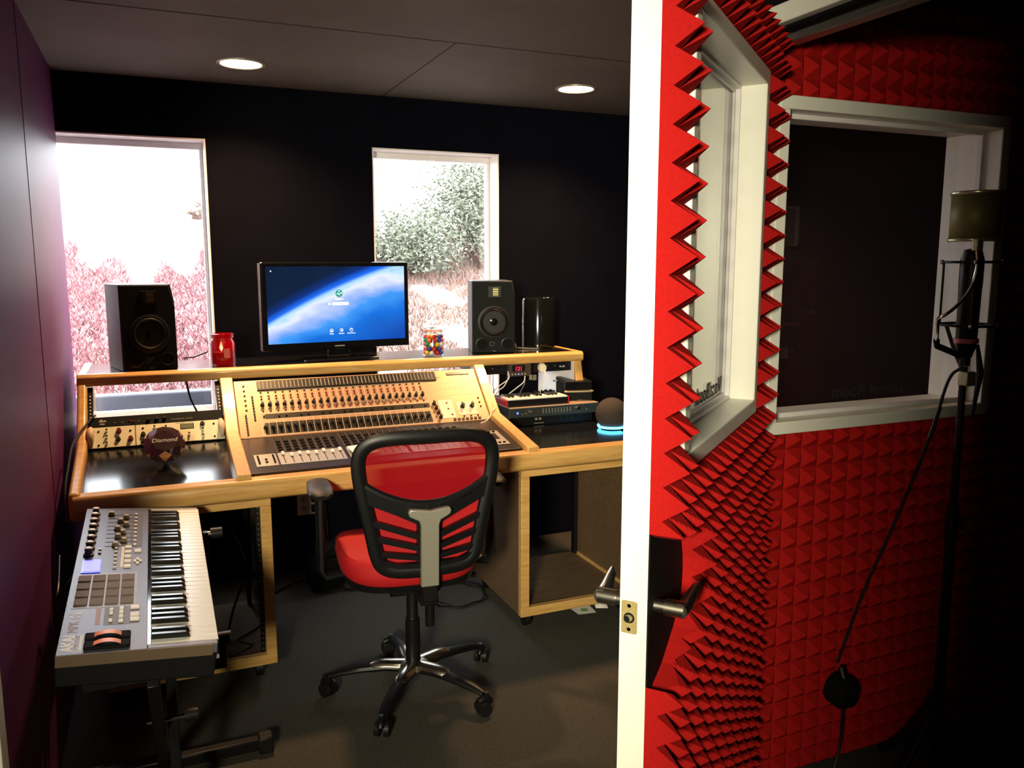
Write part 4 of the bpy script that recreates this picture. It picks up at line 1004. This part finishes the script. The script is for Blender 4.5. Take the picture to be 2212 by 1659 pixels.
MB().box(-.085, -.09, .392, .085, .10, .440).build('tilt_mechanism', 'black', ch, bevel=.008)
MB().cyl((.047, -.075, .385), (.047, -.075, .27), .017, .016, 18).build('tension_knob', 'black', ch)
MB().cyl((-.085, -.06, .405), (-.035, -.06, .405), .024, n=16).build('pivot_cap', 'black', ch)
MB().tube([(.08, .02, .40), (.20, .03, .395), (.235, .03, .39)], [.006, .006, .010], 8).build('height_lever', 'black', ch)
MB().lathe([(0, .10), (.030, .10), (.030, .115), (.026, .12), (.0255, .27), (.022, .272), (.020, .28), (.020, .39), (0, .39)]).build('gas_column', 'black', ch)
MB().lathe([(0, .078), (.050, .082), (.058, .095), (.050, .112), (.034, .118), (0, .118)]).build('hub', 'steel', ch)
ang0 = 18+6
for k in range(5):
    a = R(ang0+72*k); RM = Matrix.Rotation(a, 4, 'Z')
    l = MB(RM).tube([(.03, 0, .094), (.10, 0, .098), (.18, 0, .092), (.25, 0, .082), (.295, 0, .070)], [.030, .027, .024, .021, .016], 10, flat=((0, 0, 1), .62))
    lo = l.build('base_leg', 'black', ch)
    MB(RM).tube([(.03, 0, .101), (.10, 0, .105), (.135, 0, .1025), (.15, 0, .098)], [.030, .0275, .025, .018], 10, flat=((0, 0, 1), .60)).build('silver_cover', 'steel', lo, label='silver cover on the inner half of the leg')
    cm = T((.305*math.cos(a), .305*math.sin(a), 0)) @ Matrix.Rotation(a+R(35+50*k), 4, 'Z')
    c_ = MB(cm)
    for s in (-1, 1): c_.cyl((.012, s*.008, .026), (.012, s*.024, .026), .026, .024, 20)
    co = c_.build('caster', 'rubber', ch)
    MB(cm).cyl((0, 0, .045), (0, 0, .078), .009, n=12).tube([(-.014, 0, .04), (-.006, 0, .052), (.012, 0, .056), (.028, 0, .050)], .012, 10).build('caster_hood', 'black', co)
for s in (-1, 1):
    MB().tube([(s*.20, .06, .445), (s*.285, .06, .435), (s*.300, .06, .46), (s*.300, .065, .60), (s*.298, .075, .72)], [.016, .018, .018, .015, .017], 10, flat=((0, 1, 0), 1.5)).build('arm_post', 'black', ch)
    ap = MB().tube([(s*.298, -.045, .738), (s*.298, -.030, .742), (s*.298, .05, .744), (s*.298, .15, .742), (s*.298, .185, .737)], [.022, .038, .043, .038, .020], 16, flat=((0, 0, 1), .38))
    ap.build('arm_pad', 'rubber', ch, bevel=0)

# ------------------------------------------------------------------ keyboard and stand
K0 = Vector((.088, 1.876, .650)); KX = Vector((.003, .969, .052)); KY = Vector((-.318, .012, .033))
kf = frame(K0, KX, KY); KL, KD = .955, .322
kb = thing('midi_keyboard', 'long lavender grey keyboard controller on a stand along the left wall', 'keyboard', (-.07, 2.36, .62), R(90))
FK = WM[kb].inverted() @ kf
q = lambda t, l: (t*KL, (1-l)*KD)     # along the length, fraction from the left wall side
def kbox(mb, t0, l0, t1, l1, h0, h1):
    (xa, ya), (xb, yb) = q(t0, l0), q(t1, l1); return mb.box(min(xa, xb), min(ya, yb), h0, max(xa, xb), max(ya, yb), h1)
MB(FK).prism([(0.004, -.078), (KD-.0, -.070), (KD, .0), (.150, .0), (.148, -.020), (.0, -.022)], 0, KL, 'x').build('case', 'black', kb, bevel=.004)
kbox(MB(FK), .0, 0, 1., .548, .0, .003).build('top_panel', 'slate', kb, smooth=False, bevel=.001)
kbox(MB(FK), .0, .548, .022, 1.0, -.02, .003).build('end_cheek', 'slate', kb, smooth=False, bevel=.002)
kbox(MB(FK), .985, .548, 1., 1.0, -.02, .003).build('end_cheek', 'slate', kb, smooth=False, bevel=.002)
kbox(MB(FK), -.0015, .0, .0, .97, -.024, .002).build('end_panel', mat('bronze_end_panel', (.16, .11, .07), .35, metal=.4, noise=.1), kb, smooth=False)
kbox(MB(FK), .022, .548, .985, .572, -.01, .0015).build('key_slot', 'blackg', kb, smooth=False)
t0k, t1k = .0235, .984; wk = (t1k-t0k)*KL/36
w0 = None
for i in range(36):
    mt = FK @ T((t0k*KL+(i+.5)*wk, 0, -.014))
    if w0 is None: w0 = MB().box(-wk/2+.0007, -.003, 0, wk/2-.0007, .138, .016).build('white_key', 'keyw', kb, smooth=False, bevel=.0015, mtx=mt)
    else: inst(w0, kb, mt)
k0 = None
for i in range(35):
    if i % 7 in (2, 6): continue
    mt = FK @ T((t0k*KL+(i+1)*wk, .056, .002))
    if k0 is None: k0 = MB().prism([(0, 0), (.002, .006), (.010, .0125), (.082, .0125), (.082, 0)], -.0058, .0058, 'x').build('black_key', 'keyb', kb, smooth=False, bevel=.0012, mtx=mt)
    else: inst(k0, kb, mt)
p0 = None
for r_ in range(4):
    for c in range(4):
        x, y = q(.268+.0485*r_, .093+.1035*c); mt = FK @ T((x, y, .003))
        if p0 is None: p0 = MB().box(-.019, -.0145, 0, .019, .0145, .004).build('drum_pad', 'pad', kb, smooth=False, bevel=.0015, mtx=mt)
        else: inst(p0, kb, mt)
kbox(MB(FK), .235, .035, .45, .47, .003, .0036).build('pad_field', mat('pale_pad_field', (.24, .24, .30), .4, noise=.03), kb, smooth=False)
kbox(MB(FK), .455, .055, .548, .195, .003, .0055).build('display_bezel', 'ledblue' if False else mat('blue_bezel', (.03, .04, .35), .3, emit=(.03, .04, .8), estr=.8), kb, smooth=False)
kbox(MB(FK), .463, .065, .540, .185, .0055, .0062).build('display', 'lcdblue', kb, smooth=False)
kn = MB().lathe([(0, 0), (.0135, 0), (.0125, .006), (.0095, .007), (.0090, .018), (.0105, .022), (0, .0225)], (0,0,0), 14)
kpm = MB().box(-.006, -.0012, .0225, .006, .0012, .0232)
n0 = None
for i in range(8):
    x, y = q(.585+.050*i, .088); mt = FK @ T((x, y, .003))
    if n0 is None:
        n0 = kn.build('knob', mat('bronze_grey_knob', (.09, .075, .055), .4, noise=.1), kb, mtx=mt); n1 = MB().lathe([(0, .0224), (.0085, .0224), (.0075, .0238), (0, .024)], (0,0,0), 12).build('knob_cap', 'btn', n0)
    else:
        o = inst(n0, kb, mt); inst(n1, o, Matrix())
fs1 = fc1 = None
for i in range(9):
    x, y = q(.652+.0345*i, .325); mt = FK @ T((x, y, .003))
    if fs1 is None: fs1 = MB().box(-.0012, -.036, 0, .0012, .040, .0006).build('fader_slot', 'blackm', kb, smooth=False, mtx=mt)
    else: inst(fs1, kb, mt)
    x, y = q(.652+.0345*i, [.285, .35, .30, .335, .29, .36, .31, .355, .225][i]); mt = FK @ T((x, y, .0036))
    if fc1 is None: fc1 = MB().prism([(-.010, 0), (.010, 0), (.006, .012), (-.006, .012)], -.0065, .0065, 'x').build('fader_cap', mat('pale_olive_cap', (.42, .36, .22), .4, noise=.1), kb, smooth=False, bevel=.001, mtx=mt)
    else: inst(fc1, kb, mt)
kbox(MB(FK), .645, .40, .935, .50, .003, .0035).build('dark_field', mat('plum_field', (.045, .028, .035), .5, noise=.1), kb, smooth=False)
kbox(MB(FK), .135, .26, .235, .435, .003, .0035).build('dark_field', mat('grey_field', (.10, .10, .12), .5, noise=.1), kb, smooth=False)
bl0 = {}
def kbtn(t, l, sx, sy, key):
    x, y = q(t, l); mt = FK @ T((x, y, .003))
    if key not in bl0: bl0[key] = MB().box(-sx, -sy, 0, sx, sy, .0045).build('button', 'btn', kb, smooth=False, bevel=.001, mtx=mt)
    else: inst(bl0[key], kb, mt)
for i in range(9): kbtn(.655+.034*i, .44, .0055, .004, 'a')
for i in range(6): kbtn(.485+.029*i, .295, .0055, .0045, 'a')
for i in range(5): kbtn(.492+.036*i, .39, .010, .0085, 'b')
kbtn(.605, .465, .010, .008, 'b')
for dt, dl in ((.015, 0), (-.015, 0), (0, .02), (0, -.02)): kbtn(.527+dt, .468+dl, .005, .004, 'a')
for t in (.155, .195, .215): kbtn(t, .305, .0055, .005, 'a')
for t in (.150, .175, .198, .220): kbtn(t, .372, .0065, .005, 'c')
for t in (.155, .180, .222): kbtn(t, .462, .008, .010, 'd')
for l in (.17,): kbtn(.60, .17, .005, .004, 'a'); kbtn(.625, .17, .005, .004, 'a')
kbox(MB(FK), .488, .337, .648, .36, .003, .0036).build('pale_strip', 'line', kb, smooth=False)
kbox(MB(FK), .14, .205, .235, .238, .003, .0034).build('red_print_strip', mat('faded_red_print', (.30, .13, .13), .5, noise=.05), kb, smooth=False)
TK = FK @ T((0, 0, .0032))
x, y = q(.014, .095); text('lettering', 'AKAI', .034, 'printw', kb, TK @ T((x, y, 0)), .0002, bold=.0011)
x, y = q(.012, .137); kbox(MB(FK), .012, .108, .092, .145, .003, .0034).build('logo_block', 'printw', kb, smooth=False)
text('lettering', 'professional', .0145, 'slate', kb, TK @ T((x+.003, y+.003, .0004)), .0002)
x, y = q(.105, .105); text('lettering', 'MPK', .030, mat('faint_red_print', (.25, .17, .18), .5, noise=.05), kb, TK @ T((x, y, 0)), .0002)
x, y = q(.178, .115); text('lettering', '61', .036, 'printw', kb, TK @ T((x, y, 0)), .0003, sx=1.05, bold=.0016)
for i, t in enumerate((.028, .070)):
    x, y = q(t, .30)
    wb_ = MB(FK @ T((x, y, .003))).prism([(-.052, 0), (-.040, .007), (-.024, .008), (-.018, .003), (.020, .003), (.026, .009), (.044, .008), (.054, 0)], -.017, .017, 'y')
    MB(FK @ T((x, y, .003))).box(-.017, -.046, 0, .017, .046, .008).build('wheel_housing', 'blackm', kb, smooth=False, bevel=.004)
    pts = [(0, -.034+.068*k/12) for k in range(13)]
    wm = MB(FK @ T((x, y, -.004)))
    vs = []; fs = []; n = 14
    for k in range(n+1):
        a = PI*k/n; yy = -.034*math.cos(a); zz = .018*math.sin(a)+.004
        vs += [(-.009, yy, zz), (.009, yy, zz)]
    for k in range(n): fs.append((2*k, 2*k+1, 2*k+3, 2*k+2))
    wm.add(vs, fs).build('control_wheel', 'coral', kb, fixn=False)
st = thing('keyboard_stand', 'black folding stand carrying the long keyboard', 'keyboard stand', (.05, 2.25, 0))
bw_ = dict(world=True)
def bar(mb, p0, p1, a, b):
    p0, p1 = Vector(p0), Vector(p1); f = frame(p0, p1-p0, (1, 0, 0)); return MB(f).box(0, -a/2, -b/2, (p1-p0).length, a/2, b/2)
bar(None, (-.052, 1.98, .545), (-.052, 2.475, .045), .028, .040).build('stand_leg', 'black', st, bevel=.003, **bw_)
bar(None, (-.016, 2.62, .580), (-.016, 2.0, .045), .028, .040).build('stand_leg', 'black', st, bevel=.003, **bw_)
MB().cyl((-.08, 2.24, .30), (.03, 2.24, .30), .006, n=10).build('pivot_bolt', 'chrome', st, **bw_)
MB().cyl((.012, 2.24, .30), (.046, 2.24, .30), .020, .017, 14).build('lock_knob', 'rubber', st, **bw_)
for (yy, zz, xe, zs) in ((2.0, .552, .112, .606), (2.64, .590, .142, .668)):
    MB().box(-.20, yy-.014, zz-.016, .085, yy+.014, zz+.012).box(.096, yy-.014, zz-.016, .112, yy+.014, zs+.008).box(.08, yy-.014, zz-.016, .10, yy+.014, zz+.012).build('support_arm', 'black', st, bevel=.003, **bw_)
    MB().cyl((.108, yy, zs), (xe-.02, yy, zs), .008, n=12).build('arm_pin', 'steel', st, **bw_)
    MB().cyl((xe-.022, yy, zs), (xe+.012, yy, zs), .017, n=16).build('arm_end_cap', 'rubber', st, **bw_)
for yy in (1.98, 2.49):
    MB().box(-.22, yy-.018, .012, .235, yy+.018, .048).build('foot_bar', 'black', st, bevel=.005, **bw_)
    for xx in (-.23, .24): MB().box(xx-.022, yy-.024, 0, xx+.022, yy+.024, .054).build('foot_cap', 'rubber', st, bevel=.006, **bw_)
tag(MB().tube([(XL+.006, 2.96, .555), (XL+.02, 2.75, .53), (XL+.012, 2.72, .49), (XL+.006, 2.70, .455)], .0022, 6).build('loose_cable', 'wirew'), 'thin white cord hanging on the purple wall left of the keyboard', 'cord')
tag(MB().tube([(-.235, 2.50, .655), (-.27, 2.45, .62), (-.30, 2.5, .55), (-.31, 2.6, .3)], .004, 6).build('keyboard_cable', 'wireb'), 'black cable at the wall side of the long keyboard', 'cable')

# ------------------------------------------------------------------ under the desk
ol = thing('power_outlet', 'ivory double power outlet on the wall under the desk', 'outlet', (.638, YW, .335))
MB().box(-.056, -.012, -.056, .056, 0, .056).build('cover_plate', 'outlet', ol, smooth=False, bevel=.003)
for x in (-.022, .026):
    for z in (-.023, .023):
        r_ = MB().lathe([(0, 0), (.017, 0), (.016, .002), (0, .002)], (0,0,0), 18).build('receptacle', mat('ivory_face_%d' % int(1e4*(x+z+1)), (.62, .52, .38), .4, noise=.05), ol, mtx=T((x, -.0118, z)) @ Matrix.Rotation(R(90), 4, 'X'))
        if x < 0:
            MB().box(-.007, .002, .002, -.004, .010, .0026).box(.004, .002, .002, .007, .009, .0026).box(-.002, -.010, .002, .002, -.005, .0026).build('socket_slots', 'blackm', r_, smooth=False)
for z in (-.022, .028):
    tag(MB().cb((.666, YW-.028, .335+z), (.034, .032, .032)).tube([(.67, YW-.035, .335+z), (.70, YW-.05, .335+z), (.715, YW-.05, .25), (.72, YW-.06, .02)], .004, 8).build('power_plug', 'rubber', bevel=.004), 'black plug in the %s right socket of the ivory outlet' % ('lower' if z < 0 else 'upper'), 'plug')
fbx = thing('floor_box', 'black box standing on the floor under the desk, left of the chair', 'box', (.66, 3.74, 0))
MB().box(-.07, -.06, .004, .075, .09, .155).build('case', 'blackm', fbx, bevel=.006)
MB().box(-.04, -.05, .155, .06, .07, .205).build('top_module', 'blackm', fbx, bevel=.01)
MB().tube([(.03, .02, .19), (.08, .02, .23), (.12, .0, .22), (.15, -.02, .17)], .012, 8).build('carry_handle', 'blackm', fbx)
MB().sphere((-.005, -.052, .175), .0035, 8, 6).build('status_light', 'printw', fbx)
def coil(c, rx, ry, turns, seed, z=.006):
    rd = random.Random(seed); pts = []
    for i in range(turns*18):
        a = 2*PI*i/18; k = 1+.12*rd.uniform(-1, 1)
        pts.append((c[0]+rx*k*math.cos(a), c[1]+ry*k*math.sin(a), z+.004*(i//18)+.002*rd.random()))
    return MB().tube(pts, .0042, 6)
tag(coil((.80, 3.72), .075, .10, 2, 5).build('coiled_cable', 'wireb'), 'coiled black cable on the floor beside the black floor box', 'cable')
tag(coil((1.19, 3.40), .13, .14, 2, 6).build('coiled_cable', 'wireb'), 'loops of black cable on the floor under the middle of the desk', 'cable')
tag(MB().tube([(.35, 3.60, .006), (.42, 3.72, .006), (.50, 3.80, .006), (.60, 3.86, .006), (.72, 3.9, .006)], .004, 6).build('floor_cable', 'wireb'), 'black cable on the floor behind the left rack bay', 'cable')
tag(MB().tube([(.36, 3.30, .105), (.30, 3.20, .092), (.22, 3.12, .090), (.26, 3.05, .091), (.17, 3.0, .091), (.20, 3.1, .2), (.27, 3.25, .33), (.24, 3.42, .42)], .0042, 6).build('rack_cable', 'wireb'), 'black cable lying inside the left rack bay', 'cable')
pc = thing('floor_papers', 'white paper scrap with a green print on the floor under the right rack', 'paper', (1.63, 3.01, .001))
MB().add([(-.03, -.02, .001), (.05, -.03, .001), (.055, .04, .004), (-.035, .045, .002)], [(0, 1, 2, 3)]).add([(-.03, -.02, .0002), (.05, -.03, .0002), (.055, .04, .0032), (-.035, .045, .0012)], [(3, 2, 1, 0)]).build('sheet', 'paper', pc, fixn=False)
MB().lathe([(0, .0035), (.017, .0035), (.017, .0045), (0, .0045)], (.01, .005, 0), 12).build('green_mark', 'paperg', pc)
tag(MB().add([(1.70, 3.02, .002), (1.75, 3.00, .001), (1.77, 3.06, .02), (1.72, 3.08, .012)], [(0, 1, 2, 3)]).build('crumpled_paper', 'paper', fixn=False), 'small crumpled pale paper beside the green printed scrap', 'paper').modifiers.new('thick', 'SOLIDIFY').thickness = .001

# ------------------------------------------------------------------ lamps
def downlight(x, y, label, pw, show=True):
    d = thing('downlight', label, 'ceiling light', (x, y, ZC), group='recessed downlights')
    MB().lathe([(.080, 0), (.094, 0), (.094, -.004), (.088, -.007), (.080, -.005)], (0,0,0), 40, closed=True).build('trim_ring', 'silverp', d)
    MB().lathe([(0, -.001), (.080, -.001), (.080, -.003), (0, -.0035)], (0,0,0), 40).build('lens', 'lamp', d)
    a = bpy.data.lights.new('downlight_lamp', 'AREA'); a.shape = 'DISK'; a.size = .15; a.energy = pw; a.color = (1., .58, .27); a.spread = R(125)
    lo = bpy.data.objects.new('downlight_lamp', a); COL.objects.link(lo); lo.location = (x, y, ZC-.006); return d
downlight(.372, 3.58, 'round glowing downlight above the left window side of the desk', 22)
downlight(1.817, 3.485, 'round glowing downlight above the right end of the desk', 22)
a = bpy.data.lights.new('hall_lamp', 'AREA'); a.shape = 'DISK'; a.size = .42; a.energy = 35; a.color = (1., .92, .66); a.spread = R(64)
lo = bpy.data.objects.new('hall_lamp', a); COL.objects.link(lo); lo.location = (-.95, -.95, 1.70)
lo.rotation_euler = (Vector((.75, 1.3, 1.35))-lo.location).to_track_quat('-Z', 'Y').to_euler()

w_ = bpy.data.worlds.new('sky'); sc.world = w_; w_.use_nodes = True
bg = w_.node_tree.nodes['Background']; bg.inputs['Color'].default_value = (.93, .96, 1., 1); bg.inputs['Strength'].default_value = 14.
vs_ = sc.view_settings; vs_.view_transform = 'Standard'; vs_.look = 'None'; vs_.exposure = 0.; vs_.gamma = 1.; vs_.use_curve_mapping = False
